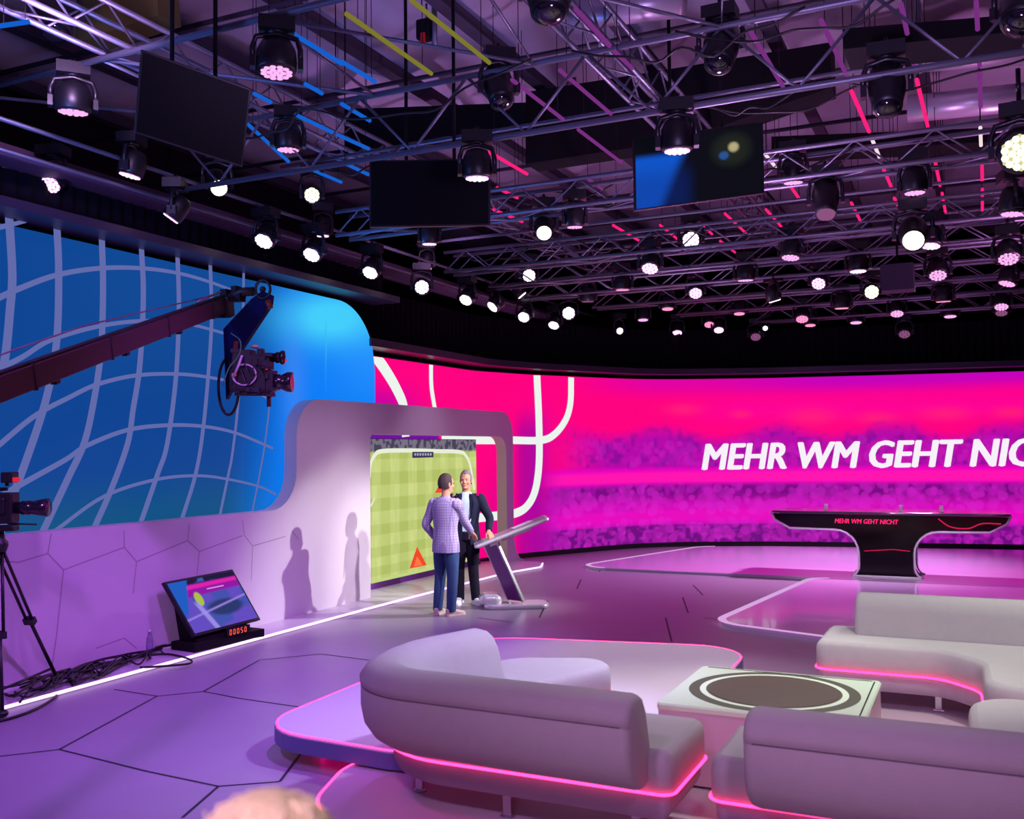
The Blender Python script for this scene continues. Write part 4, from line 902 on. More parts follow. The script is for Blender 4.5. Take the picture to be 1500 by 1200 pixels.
# ================================================================== STUDIO CAMERA ON TRIPOD (left edge)
m_cam = mat('camera_black', (22,20,26), .45); m_camr = mat('camera_red', (170,20,40), .4)
fA = on(82,1004,Z=.0); fB = on(3,1052,Z=.0); 
hub = dp(-4,800,8.25); fC = Vector((2*hub.x-(fA.x+fB.x)/2, hub.y*2-(fA.y+fB.y)/2, 0)); fC = hub+(fC-hub)*.9; fC.z = 0; fC.x = max(fC.x, -7.9)
tc_ = thing('studio_camera', 'studio camera on a black tripod cut off by the left edge', 'camera', (hub.x, hub.y, 0))
for fp in (fA, fB, fC): fp.z = .037 if fp.x < -7.40 else .0
for fp in (fA, fB, fC):
    top_ = hub+(fp-hub).normalized()*.03; b = MB(); d = (fp-top_); s_ = d.cross(Vector((0,0,1))).normalized()*.035; mid = top_+d*.52
    b.tube([top_+s_, mid+s_*.8], .014, 8); b.tube([top_-s_, mid-s_*.8], .014, 8); b.box((0,0,0), (.10,.05,.06), LM(mid, s_.normalized(), s_.normalized().cross(d.normalized()), d.normalized())); b.tube([mid-d*.03, fp+Vector((0,0,.05))], .017, 8)
    lg = b.build('leg', m_cam, tc_); b = MB(); b.sphere((fp.x, fp.y, fp.z+.035), (.05,.05,.034)); b.build('foot', m_cam, lg)
b = MB(); c3 = Vector((hub.x, hub.y, .16))
for fp in (fA, fB, fC): b.tube([c3, fp.lerp(hub, .10)], .012, 6)
b.build('spreader', m_cam, tc_)
b = MB(); b.lathe([(.07,-.05),(.085,0),(.085,.03),(.06,.06),(.05,.12)], 16, Matrix.Translation(hub)); b.build('pan_head', m_cam, tc_)
H0 = hub+Vector((0,0,.12)); la = Vector((.87,.46,.0)).normalized(); lb_ = Vector((-la.y, la.x, 0))
def CB(b, c_, d_): b.box(c_, d_, LM(H0, la, lb_))
b = MB(); CB(b, (-.02,0,.03), (.36,.12,.05)); CB(b, (-.02,0,.20), (.34,.16,.26)); CB(b, (-.05,0,.36), (.26,.05,.03)); CB(b, (.0,-.09,.22), (.2,.03,.14)); CB(b, (-.28,0,.2), (.2,.12,.2)); b.build('body', m_cam, tc_, bevel=.012)
b = MB(); Ml = LM(H0+la*.14+Vector((0,0,.20)), lb_, Vector((0,0,1)), la); b.lathe([(.05,0),(.052,.06),(.062,.07),(.062,.14),(.055,.15),(.07,.2),(.078,.28),(.07,.285)], 20, Ml); b.build('lens', mat('lens_dark', (26,20,34), .2, coat=.4), tc_)
b = MB(); CB(b, (.12,-.05,.46), (.10,.12,.09)); CB(b, (.10,-.05,.41), (.03,.03,.05)); b.build('viewfinder', m_cam, tc_, bevel=.008)
b = MB(); CB(b, (.175,-.05,.44), (.012,.11,.04)); b.build('tally_light', emit('tally', (230,40,60), .9), tc_)
b = MB(); b.tube([H0+la*.1+Vector((0,0,.07))-lb_*.03, H0+la*.34+Vector((0,0,.06))-lb_*.03], .008, 6); b.build('rod', m_cam, tc_)

# ================================================================== CAMERA CRANE
cr = thing('camera_crane', 'long maroon camera crane arm reaching across the blue wall with a hanging camera', 'camera crane', (-3.9,1.6,0))
m_arm = mat('crane_arm', (60,32,44), .5, .2); m_dk = mat('crane_dark', (30,24,32), .5); m_blue = mat('crane_blue', (8,18,70), .7, spec=.1)
Ac = dp(0,568,5.6); Bc = dp(328,446,9.3); ad = (Bc-Ac).normalized(); A2 = Ac-ad*3.4; sd_ = ad.cross(Vector((0,0,1))).normalized(); upv = sd_.cross(ad)
print('crane', A2, Ac, Bc)
L_ = (Bc-A2).length; Ma = LM(A2, ad, -sd_, upv)
b = MB(); b.box((L_/2,0,0), (L_,.09,.15), Ma); b.build('arm', m_arm, cr, bevel=.006)
b = MB(); b.box((L_/2,0,.083), (L_,.05,.016), Ma); 
for k in range(7): x = L_*(k+.6)/7; b.box((x,0,0), (.018,.1,.165), Ma); b.box((x+.3,.0,-.09), (.05,.04,.03), Ma)
b.build('arm_band', m_dk, cr)
b = MB(); b.tube([A2+upv*.12, A2+upv*.2+ad*(L_*.62), Bc-ad*.4+upv*.12], .006, 5); b.tube([Ma @ Vector((L_-.75,-.03,.12)), Ma @ Vector((L_-.15,-.03,.135))], .012, 6); b.build('tie_rod', mat('crane_rod', (150,120,150), .3, .6), cr)
b = MB(); b.box((.0,0,-.02), (.16,.14,.2), LM(Bc, ad, -sd_, upv))
for k in range(9): p = dp(318+rc.uniform(0,52), 428+rc.uniform(-8,12), 9.3); b.box(tuple(p), (rc.uniform(.05,.1), rc.uniform(.05,.1), rc.uniform(.04,.08)))
b.tube([dp(330,440,9.3), dp(352,428,9.3), dp(372,427,9.3)], .045, 8); b.build('tip_joint', m_dk, cr)
b = MB(); wc = dp(385,424,9.3); t_ = [wc+Vector((.071*math.cos(a)*.9, .03*math.cos(a), .088*math.sin(a))) for a in [2*PI*k/20 for k in range(20)]]; b.tube(t_, .014, 6, closed=True); b.sphere(tuple(wc), .03); b.build('hand_wheel', m_dk, cr)
b = MB(); pts = [(368,438),(384,426),(398,432),(396,447),(366,492),(348,520),(345,560),(331,585),(327,482)]; dn_ = Vector(CM @ np.array([0,0,1.0]))
f1 = [dp(x, y, 9.3) for x, y in pts]; b.add(f1+[p-dn_*.10 for p in f1], [tuple(range(9)), tuple(range(9,18))[::-1]]+[(k+9,(k+1)%9+9,(k+1)%9,k) for k in range(9)]); b.build('drop_bracket', m_blue, cr)
b = MB(); b.tube([dp(392,440,9.25), dp(396,452,9.25)], .03, 8); b.tube([dp(346,500,9.22), dp(341,545,9.22)], .022, 8); b.build('motor', mat('crane_orange', (120,50,30), .5), cr)
# remote head with camera
hc = dp(372,552,9.25); hx = Vector(CM @ np.array([1.0,0,0])); hz = Vector(CM @ np.array([0,1.0,0])); hy = -dn_
Mh = LM(hc, hx, hy, hz); pxm = 9.25/F
b = MB()
for x, y, w_, h_, d_ in [(-14,8,26,62,.2),(6,4,30,52,.24),(18,22,16,22,.18),(2,-22,50,12,.2),(-4,30,30,8,.16),(24,-6,14,30,.2),(-28,0,10,40,.14),(10,34,8,14,.1),(22,-34,5,20,.05)]: b.box((x*pxm, 0, y*pxm), (w_*pxm, d_, h_*pxm), Mh)
for k in range(14): b.box((rc.uniform(-30,34)*pxm, rc.uniform(-.16,-.08), rc.uniform(-34,38)*pxm), (rc.uniform(5,14)*pxm, rc.uniform(.03,.08), rc.uniform(4,12)*pxm), Mh)
for k in range(5): x_, y_ = rc.uniform(-28,10), rc.uniform(-20,20); b.tube(smooth_curve([Mh @ Vector(((x_+q_*9)*pxm, -.17-.02*(q_%2), (y_+rc.uniform(-14,14))*pxm)) for q_ in range(4)], 4), .006, 5)
b.build('camera_body', mat('remote_head', (34,24,44), .5), cr, bevel=.008)
for nm, (x, y, r, ln_) in {'lens': (30,-8,15,.22), 'monitor_head': (32,28,10.5,.13)}.items():
    b = MB(); Mx = LM(hc+hx*(x-8)*pxm+hz*y*pxm, hy, hz, hx); r *= pxm
    b.lathe([(r*.6,0),(r*.65,.05),(r*.8,.06),(r*.8,.11),(r*.7,.115),(r,ln_*.8),(r,ln_),(r*.8,ln_)], 18, Mx); b.build(nm, mat('lens_dark', (26,20,34), .2, coat=.4), cr)
b = MB(); b.sphere(tuple(Mh @ Vector((22*pxm,-.1,12*pxm))), .018, 10, 6); b.sphere(tuple(Mh @ Vector((48*pxm,-.03,24*pxm))), .012, 8, 5); b.sphere(tuple(Mh @ Vector((-22*pxm,-.13,2*pxm))), .014, 8, 5); b.build('tally_light', emit('tally', (230,40,60), .9), cr)
b = MB(); b.tube([Mh @ Vector(((-38+15*math.cos(a))*pxm, .02, (-14+42*math.sin(a))*pxm)) for a in [PI/2+.3+k*(1.72*PI)/24 for k in range(25)]], .014, 6); b.build('cable_loop', m_dk, cr)
b = MB(); b.tube([Mh @ Vector(((-8+17*math.cos(a))*pxm, -.15, (2+15*math.sin(a))*pxm)) for a in [-3.3+k*5.2/20 for k in range(21)]], .009, 6); b.tube([Mh @ Vector((-24*pxm,-.15,-2*pxm)), Mh @ Vector((-16*pxm,-.17,14*pxm)), Mh @ Vector((-11*pxm,-.15,30*pxm))], .012, 6); b.build('white_hose', mat('hose_white', (200,180,200), .5), cr)
b = MB(); b.tube(smooth_curve([dp(338,488,9.2), dp(352,500,9.15), dp(350,520,9.15), dp(335,540,9.15), dp(326,565,9.15)], 5), .006, 5); b.build('green_cable', mat('cable_green', (90,150,110), .5), cr)
b = MB(); tcap = Mh @ Vector((2*pxm,-.02,44*pxm)); b.sphere(tuple(tcap), (.04,.04,.02), 12, 6); b.build('cap', mat('cap_cream', (220,180,160), .5), cr)
# pedestal of the crane, left of the frame
pv = A2+ad*.55; b = MB(); b.tube([(pv.x, pv.y, .05), (pv.x, pv.y, pv.z-.07)], .07, 14)
for k in range(3): a = 2*PI*k/3+.5; b.tube([(pv.x, pv.y, .35), (pv.x+.55*math.cos(a), pv.y+.55*math.sin(a), .04)], .03, 8)
b.build('pedestal', m_dk, cr); b = MB(); b.box((-.08,0,-.02), (.25,.32,.32), Ma); b.build('counterweight', m_dk, cr, bevel=.02)

# ================================================================== OVERHEAD GRID
RO = random.Random(3)
def zig(b, P0, P1, Q0, Q1, pitch, r, mi=0):
    L = (P1-P0).length; n = max(1, round(L/pitch)); 
    for k in range(n):
        a0 = P0.lerp(P1, k/n); a1 = P0.lerp(P1, (k+1)/n); m_ = Q0.lerp(Q1, (k+.5)/n); b.tube([a0, m_, a1], r, 5, mi=mi)
def box_truss(p, q, w_, h_, label, r=.025, rb=.012, pitch=.6, group=None, faces='bfl'):
    """square lattice truss; p, q = ends of the bottom centre line"""
    p = Vector(p); q = Vector(q); d = (q-p).normalized(); s = d.cross(Vector((0,0,1))).normalized()*w_/2; u = Vector((0,0,h_))
    t = thing('lattice_truss', label, 'truss', tuple(p), group)
    for off in (s, -s, s+u, -s+u):
        b = MB(); b.tube([p+off, q+off], r, 8); b.build('chord', m_alu, t)
    b = MB(); zig(b, p+s, q+s, p+s+u, q+s+u, pitch, rb); zig(b, p-s, q-s, p-s+u, q-s+u, pitch, rb); zig(b, p-s, q-s, p+s, q+s, pitch*1.5, rb); b.build('lattice', m_alu, t)
    return t
# nearest big triangular truss: two top chords and one bottom chord
t = thing('lattice_truss', 'big triangular truss crossing the ceiling nearest the viewer', 'truss', (-1,7.6,4.9))
xa, xb = -8.4, 4.0
ch = [((xa,5.86,5.5),(xb,5.86,5.5)), ((xa+.9,7.62,5.5),(xb,7.62,5.5)), ((xa+.9,7.62,4.9),(xb,7.62,4.9))]
for p, q in ch: b = MB(); b.tube([p, q], .028, 10); b.build('chord', m_alu, t)
b = MB(); zig(b, Vector(ch[1][0]), Vector(ch[1][1]), Vector(ch[2][0]), Vector(ch[2][1]), 1.15, .016); b.build('lattice', m_alu, t)
b = MB(); zig(b, Vector(ch[0][0]), Vector(ch[0][1]), Vector(ch[1][0]), Vector(ch[1][1]), 1.9, .018); b.build('top_brace', m_alu, t)
rows = [(10.3,4.9,'second'),(13.1,4.88,'third'),(14.6,4.88,'fourth'),(16.0,4.88,'fifth'),(17.6,4.86,'sixth'),(19.2,4.84,'seventh'),(20.9,4.8,'farthest')]
for i, (Y_, Z_, wd) in enumerate(rows):
    xl = -7.3 if Y_ < 17 else (-6.6 if Y_ < 19 else -5.4 if Y_ < 20 else -4.2)
    box_truss((xl,Y_,Z_), (4.5,Y_,Z_), .3, .30, 'lattice truss crossing the ceiling, '+wd+' row back from the viewer', pitch=.75 if i < 2 else .85)
for X_, wd in ((-6.6,'left'),(-2.9,'middle'),(1.3,'right')):
    box_truss((X_,4.0,5.62), (X_,19.5,5.62), .3, .30, 'long lattice truss running away from the viewer, '+wd+' of three', pitch=.7)
for k, (Y_, Z_) in enumerate([(9.2,5.55),(11.7,5.55),(12.3,5.2),(15.3,5.5),(18.4,5.3)]):
    b = MB(); b.tube([(-7.4,Y_,Z_),(4.5,Y_,Z_)], .022, 8); o = b.build('lighting_pipe', m_alu); tag(o, 'bare horizontal pipe between the ceiling trusses, '+['nearest the viewer','second row back','low one above the third truss','fourth row back','farthest row back'][k], 'pipe')
for k, (x, y, Yp) in enumerate([(625,60,9.0),(832,208,11.7),(1005,215,13.2),(1330,95,10.2)]):
    p = on(x, y, Y=Yp); h_t = thing('chain_hoist', ['chain hoist with red tag near the upper left ceiling','chain hoist with red tag above the middle hanging monitor','chain hoist with red tag left of the lit hanging screen','chain hoist with red tag at the upper right'][k], 'hoist', tuple(p))
    b = MB(); b.tube([(p.x,p.y,p.z+.1),(p.x,p.y,7.0)], .012, 6); b.tube([(p.x+.1,p.y,p.z-.1),(p.x+.1,p.y,7.0)], .03, 8); b.build('chain', m_alu, h_t)
    b = MB(); b.box((p.x-.02,p.y,p.z+.12), (.16,.14,.22)); b.build('motor_body', m_black, h_t, bevel=.02)
    b = MB(); b.box((p.x+.0,p.y-.08,p.z+.0), (.05,.02,.12)); b.build('red_tag', mat('red_tag', (220,30,30), .5), h_t)
m_beam = mat('roof_beam', (44,36,52), .7)
for k in range(13):
    x = -11+k*1.5; b = MB(); b.box((x, 11, 6.93), (.07, 26, .16)); b.box((x, 11, 6.85), (.16, 26, .02)); o = b.build('roof_beam', m_beam); tag(o, 'dark roof beam running away from the viewer under the ceiling blankets', 'beam', 'roof beams')
for k in range(9):
    y = 3.5+k*2.1; b = MB(); b.tube([(-11.5,y,6.6+.05*(k%3)),(6,y+.3,6.6+.05*(k%3))], .03, 6); o = b.build('sprinkler_pipe', m_beam); tag(o, 'thin dark pipe crossing under the roof beams', 'pipe', 'dark pipes under the roof')
# dark ducts and baffles above the grid
def duct(pxs, Yp, depth, label, m=m_black):
    P = [on(x, y, Y=Yp) for x, y in pxs]; n = len(P); b = MB(); b.add(P+[p+Vector((0,depth,0)) for p in P], [tuple(range(n)), tuple(range(n,2*n))[::-1]]+[(k+n,(k+1)%n+n,(k+1)%n,k) for k in range(n)]); o = b.build('air_duct', m); tag(o, label, 'duct'); return o
duct([(770,240),(1000,205),(1218,128),(1216,62),(1000,98),(770,135)], 11.3, .4, 'wide black air duct above the grid, upper middle')
duct([(505,225),(650,200),(770,190),(770,150),(505,160)], 10.9, .3, 'black air duct behind the middle hanging monitor')
duct([(1235,72),(1500,45),(1500,20),(1235,42)], 8.4, .5, 'narrow black duct in the upper right corner')
duct([(1130,225),(1500,205),(1500,185),(1130,200)], 13.5, .5, 'narrow black duct behind the right truss rows')
duct([(110,62),(232,22),(228,-30),(112,-8)], 6.9, .3, 'olive metal duct in the upper left corner', mat('olive_metal', (92,84,44), .5))
for k, (x0_, y0_, x1_, y1_, Yp, r, nm) in enumerate([(1240,85,1500,65,12.0,.22,'pale round air pipe in the upper right ceiling'),(1330,160,1520,140,12.5,.16,'thin pale round air pipe below the thicker one'),(840,20,1000,0,9.0,.16,'pale round air pipe at the top middle')]):
    p, q_ = on(x0_, y0_, Y=Yp), on(x1_, y1_, Y=Yp); b = MB(); b.tube([p, q_], r, 18); o = b.build('air_pipe', mat('foil_pipe', (190,180,196), .35, .5)); tag(o, nm, 'air pipe')

# light tubes running along the grid
TUBES = {'blue': [(422,45,500,93),(447,123,472,137),(433,168,500,200),(372,137,397,150),(363,182,423,237),(460,250,500,267),(500,90,550,120),(500,152,542,177),(500,200,540,218),(500,237,540,256),(0,38,42,32)],
 'yellow': [(507,20,632,108),(602,0,717,92)], 'violet': [(820,103,895,167),(847,190,910,238),(858,260,882,277),(843,13,893,67),(901,76,926,100),(1100,47,1147,127),(1203,30,1240,110),(1320,7,1340,100),(1430,3,1435,97),(750,117,825,175),(1435,103,1437,170)],
 'pink': [(717,223,772,255),(728,275,758,290),(723,307,765,325),(898,330,940,355),(967,330,992,350),(1247,133,1273,193),(1293,245,1307,277),(1310,290,1319,309),(1343,117,1360,180),(1370,237,1377,272),(1380,283,1385,311),(1438,227,1439,265),(1439,277,1439,308),(1158,273,1172,293),(1247,297,1260,323),(1122,307,1147,335),(1062,313,1092,341),(1022,325,1043,343),(1055,353,1077,370)],
 'white': [(1277,203,1288,230),(1436,187,1437,213),(1120,225,1138,247)]}
TC = {'blue': ((20,100,215), .9), 'yellow': ((160,155,60), .55), 'violet': ((150,60,160), .6), 'pink': ((255,30,120), 1.1), 'white': ((235,215,220), 1.1)}
POS = {'blue': 'in the upper left', 'yellow': 'left of the top centre', 'violet': 'across the upper right', 'pink': 'over the middle rows', 'white': 'among the pink ones at the right'}
for cn, L in TUBES.items():
    for k, (x0_, y0_, x1_, y1_) in enumerate(L):
        p = on(x0_, y0_, Z=5.42); q_ = on(x1_, y1_, X=p.x)
        if abs(q_.z-5.42) > .6 or q_.y < p.y: q_ = on(x1_, y1_, Z=5.42)
        q_.z = max(5.1, min(5.7, q_.z))
        b = MB(); b.tube([p, q_], .019, 8); o = b.build('light_tube', emit('tube_'+cn, *TC[cn]))
        for t_ in (.12,.88): e = p.lerp(q_, t_); w_ = MB(); w_.tube([e, (e.x, e.y, 7.12)], .004, 4); w_.build('hanger_wire', m_black, o)
        tag(o, 'glowing '+cn+' light tube running along the ceiling grid '+POS[cn], 'light tube', cn+' light tubes in the grid')

# ------------------------------------------------------------------ hanging monitors
def hung_tv(corners, label, pic=None, top=5.5):
    P = [Vector(c_) for c_ in corners]; u_ = (P[1]-P[0]); v_ = (P[3]-P[0]); n_ = u_.cross(v_).normalized()
    if n_.dot(Vector((0,0,CAMH))-P[0]) < 0: n_ = -n_
    t = thing('hanging_monitor', label, 'monitor', tuple((P[0]+P[1])/2))
    P[2] = P[0]+u_+v_
    b = MB(); b.add(P+[p-n_*.06 for p in P], [(0,1,2,3),(7,6,5,4),(0,4,5,1),(1,5,6,2),(2,6,7,3),(3,7,4,0)]); b.build('casing', m_blk, t, bevel=.006)
    if pic is None:
        b = MB(); b.add([P[0]+u_*a+v_*c_+n_*.002 for a, c_ in ((.015,.025),(.985,.025),(.985,.975),(.015,.975))], [(0,1,2,3)]); b.build('screen', mat('screen_off', (7,6,10), .45, spec=.15), t)
    else: pic(t, P[0], u_, v_, n_)
    for a in (.3,.7):
        p = P[0]+u_*a-n_*.09+v_*.3; b = MB(); b.tube([p, (p.x, p.y, 7.05)], .018, 8); b.box(tuple(p), (.1,.08,.1)); b.build('hanger', m_black, t)
    return t
# left one: seen at an angle
d1 = 8.2
hung_tv([dp(207,72,7.25), dp(368,130,7.65), dp(355,250,7.8), dp(197,195,7.4)], 'black switched-off monitor hanging tilted at the upper left', top=5.9)
hung_tv([dp(541,235,9.9), dp(718,232,9.9), dp(718,333,9.9), dp(541,333,9.9)], 'black switched-off monitor hanging level in the middle of the grid', top=5.5)
def pic3(t, p0, u_, v_, n_):
    nu, nv = 80, 50; A_, B_ = np.meshgrid(np.linspace(.012,.988,nu), np.linspace(.02,.98,nv)); Pq = np.array(p0)+A_[...,None]*np.array(u_)+B_[...,None]*np.array(v_)+np.array(n_)*.002
    c = np.ones((nv,nu,1))*lin((4,8,14))[None,None,:]; c = mixc(c, (8,84,200), ss(.36-.25*(B_-.6)-A_, 0, .12)*ss(B_, .22, .34)); c = mixc(c, (6,40,120), ss(.5-A_, 0, .14)*ss(B_, .3, .7)*.4)
    c = mixc(c, (214,200,150), ss(-((A_-.765)/.05)**2-((B_-.30)/.085)**2, -1, -.2)); c = mixc(c, (30,90,170), ss(-((A_-.69)/.045)**2-((B_-.40)/.07)**2, -1, -.3)); c = mixc(c, (50,60,40), .35*ss(-((A_-.75)/.2)**2-((B_-.33)/.3)**2, -1, 0))  # bright lamp spot is a reflection painted into the picture
    obj_grid('screen', Pq, c, picmat('hung_picture', 1.0), t)['label'] = 'screen showing a blue shape and a painted lamp reflection'
hung_tv([dp(928,203,9.5), dp(1118,178,9.6), dp(1120,290,9.6), dp(930,309,9.5)], 'hanging monitor with a bright blue picture right of the grid centre', pic3, top=5.5)

# ------------------------------------------------------------------ moving lamps
def head_mesh(r, kind):
    b = MB()
    if kind == 'wash': b.lathe([(r*.35,.19),(r*.8,.17),(r*1.05,.10),(r*1.1,.02),(r*1.08,-.05),(r,-.065)], 18)
    else: b.lathe([(r*.5,.22),(r*.95,.18),(r*1.05,.06),(r*1.0,-.04),(r*.85,-.14),(r*.82,-.19)], 18)
    return b
def lens_mesh(r, kind):
    b = MB()
    if kind == 'wash':
        z = -.072; q = r*.92
        b.lathe([(q,z+.012),(q,z)], 6, Matrix.Rotation(.5, 4, 'Z'))
        for a, rr, n_ in ((0,0,1),(0,.36,6),(.26,.70,12)):
            for k in range(n_):
                t = 2*PI*k/n_+a; b.lathe([(r*.17,z),(r*.17,z-.006),(r*.08,z-.012)], 8, Matrix.Translation((r*rr*math.cos(t), r*rr*math.sin(t), 0)), mi=1)
    else: b.sphere((0,0,-.19), (r*.72,r*.72,r*.35), 16, 8, mi=1)
    return b
def yoke_mesh(r):
    b = MB(); w_ = r*1.28; b.tube([(w_,0,0),(w_,0,.12),(w_*.85,0,.2),(0,0,.235),(-w_*.85,0,.2),(-w_,0,.12),(-w_,0,0)], .022, 8); b.box((w_,0,0), (.04,.09,.09)); b.box((-w_,0,0), (.04,.09,.09)); return b
def base_mesh(r): b = MB(); b.box((0,0,.29), (.27,.20,.10)); b.lathe([(.07,.23),(.07,.245)], 12); b.box((0,0,.35), (.1,.06,.03)); return b
def clamp_mesh(): b = MB(); b.tube([(0,0,0),(0,0,1)], .018, 8); return b
m_body = mat('lamp_black', (17,15,20), .42); m_yoke = mat('lamp_yoke', (26,23,32), .35)
LENS = {'pink': (emit('cell_pink', (250,176,238), 1.15), mat('lens_plate', (60,36,60), .4)), 'white': (emit('cell_white', (255,244,250), 2.6), emit('plate_white', (235,190,240), 1.0)), 'warm': (emit('cell_warm', (255,250,205), 3.0), emit('plate_warm', (230,220,160), .9)),
 'dim': (emit('cell_dim', (176,104,160), .6), mat('lens_plate', (60,36,60), .4)), 'rose': (emit('cell_rose', (255,150,200), 1.2), emit('plate_rose', (220,110,170), .6)), 'lav': (emit('cell_lav', (250,205,255), 1.7), emit('plate_lav', (225,150,225), .8)), 'off': (mat('lens_off', (20,18,26), .08, spec=.8), m_body)}
CACHE = {}
def mesh_of(key, fn, mats):
    if key not in CACHE:
        o = fn().build('tmp', mats); CACHE[key] = o.data; bpy.data.objects.remove(o)
    return CACHE[key]
def lamp(px, py, Y_, ztop, kind, colr, tilt, az, r, label, group=None):
    Lp = on(px, py, Y=Y_); toc = (Vector((0,0,CAMH))-Lp).normalized(); dn = Vector((0,0,-1)); side = Vector((CM[0][0], CM[1][0], CM[2][0]))
    a = (dn*(1-tilt)+toc*tilt+side*az).normalized(); zl = .075 if kind == 'wash' else .2; hcn = Lp-a*zl
    t = thing('moving_head_lamp', label, 'stage light', tuple(hcn), group); 
    yaw_ax = Vector((-a.y, a.x, 0)); yaw_ax = yaw_ax.normalized() if yaw_ax.length > .05 else Vector((1,0,0))
    ya = math.atan2(yaw_ax.y, yaw_ax.x); Y3 = Matrix.Rotation(ya, 4, 'Z')
    X3 = yaw_ax; Z3 = -a; Yv = Z3.cross(X3).normalized(); R3 = LM(Vector((0,0,0)), X3, Yv, Z3)
    def child(name, data, M, par=t): o = bpy.data.objects.new(name, data); COL.objects.link(o); o.parent = par; o.matrix_local = M; return o
    hd = child('lamp_head', mesh_of(('h',kind,r), lambda: head_mesh(r, kind), [m_body]), R3)
    le_ = child('lens', mesh_of(('l',kind,r,colr), lambda: lens_mesh(r, kind), [LENS[colr][1], LENS[colr][0]]), Matrix())
    le_.parent = hd; le_.matrix_local = Matrix()
    child('yoke', mesh_of(('y',r), lambda: yoke_mesh(r), [m_yoke]), Y3)
    child('base', mesh_of(('b',r), lambda: base_mesh(r), [m_body]), Y3)
    hgt = max(.03, ztop-(hcn.z+.36)); child('clamp', mesh_of('c', clamp_mesh, [m_yoke]), Matrix.Translation((0,0,.355)) @ Matrix.Scale(hgt+.01, 4, (0,0,1)))
    return t
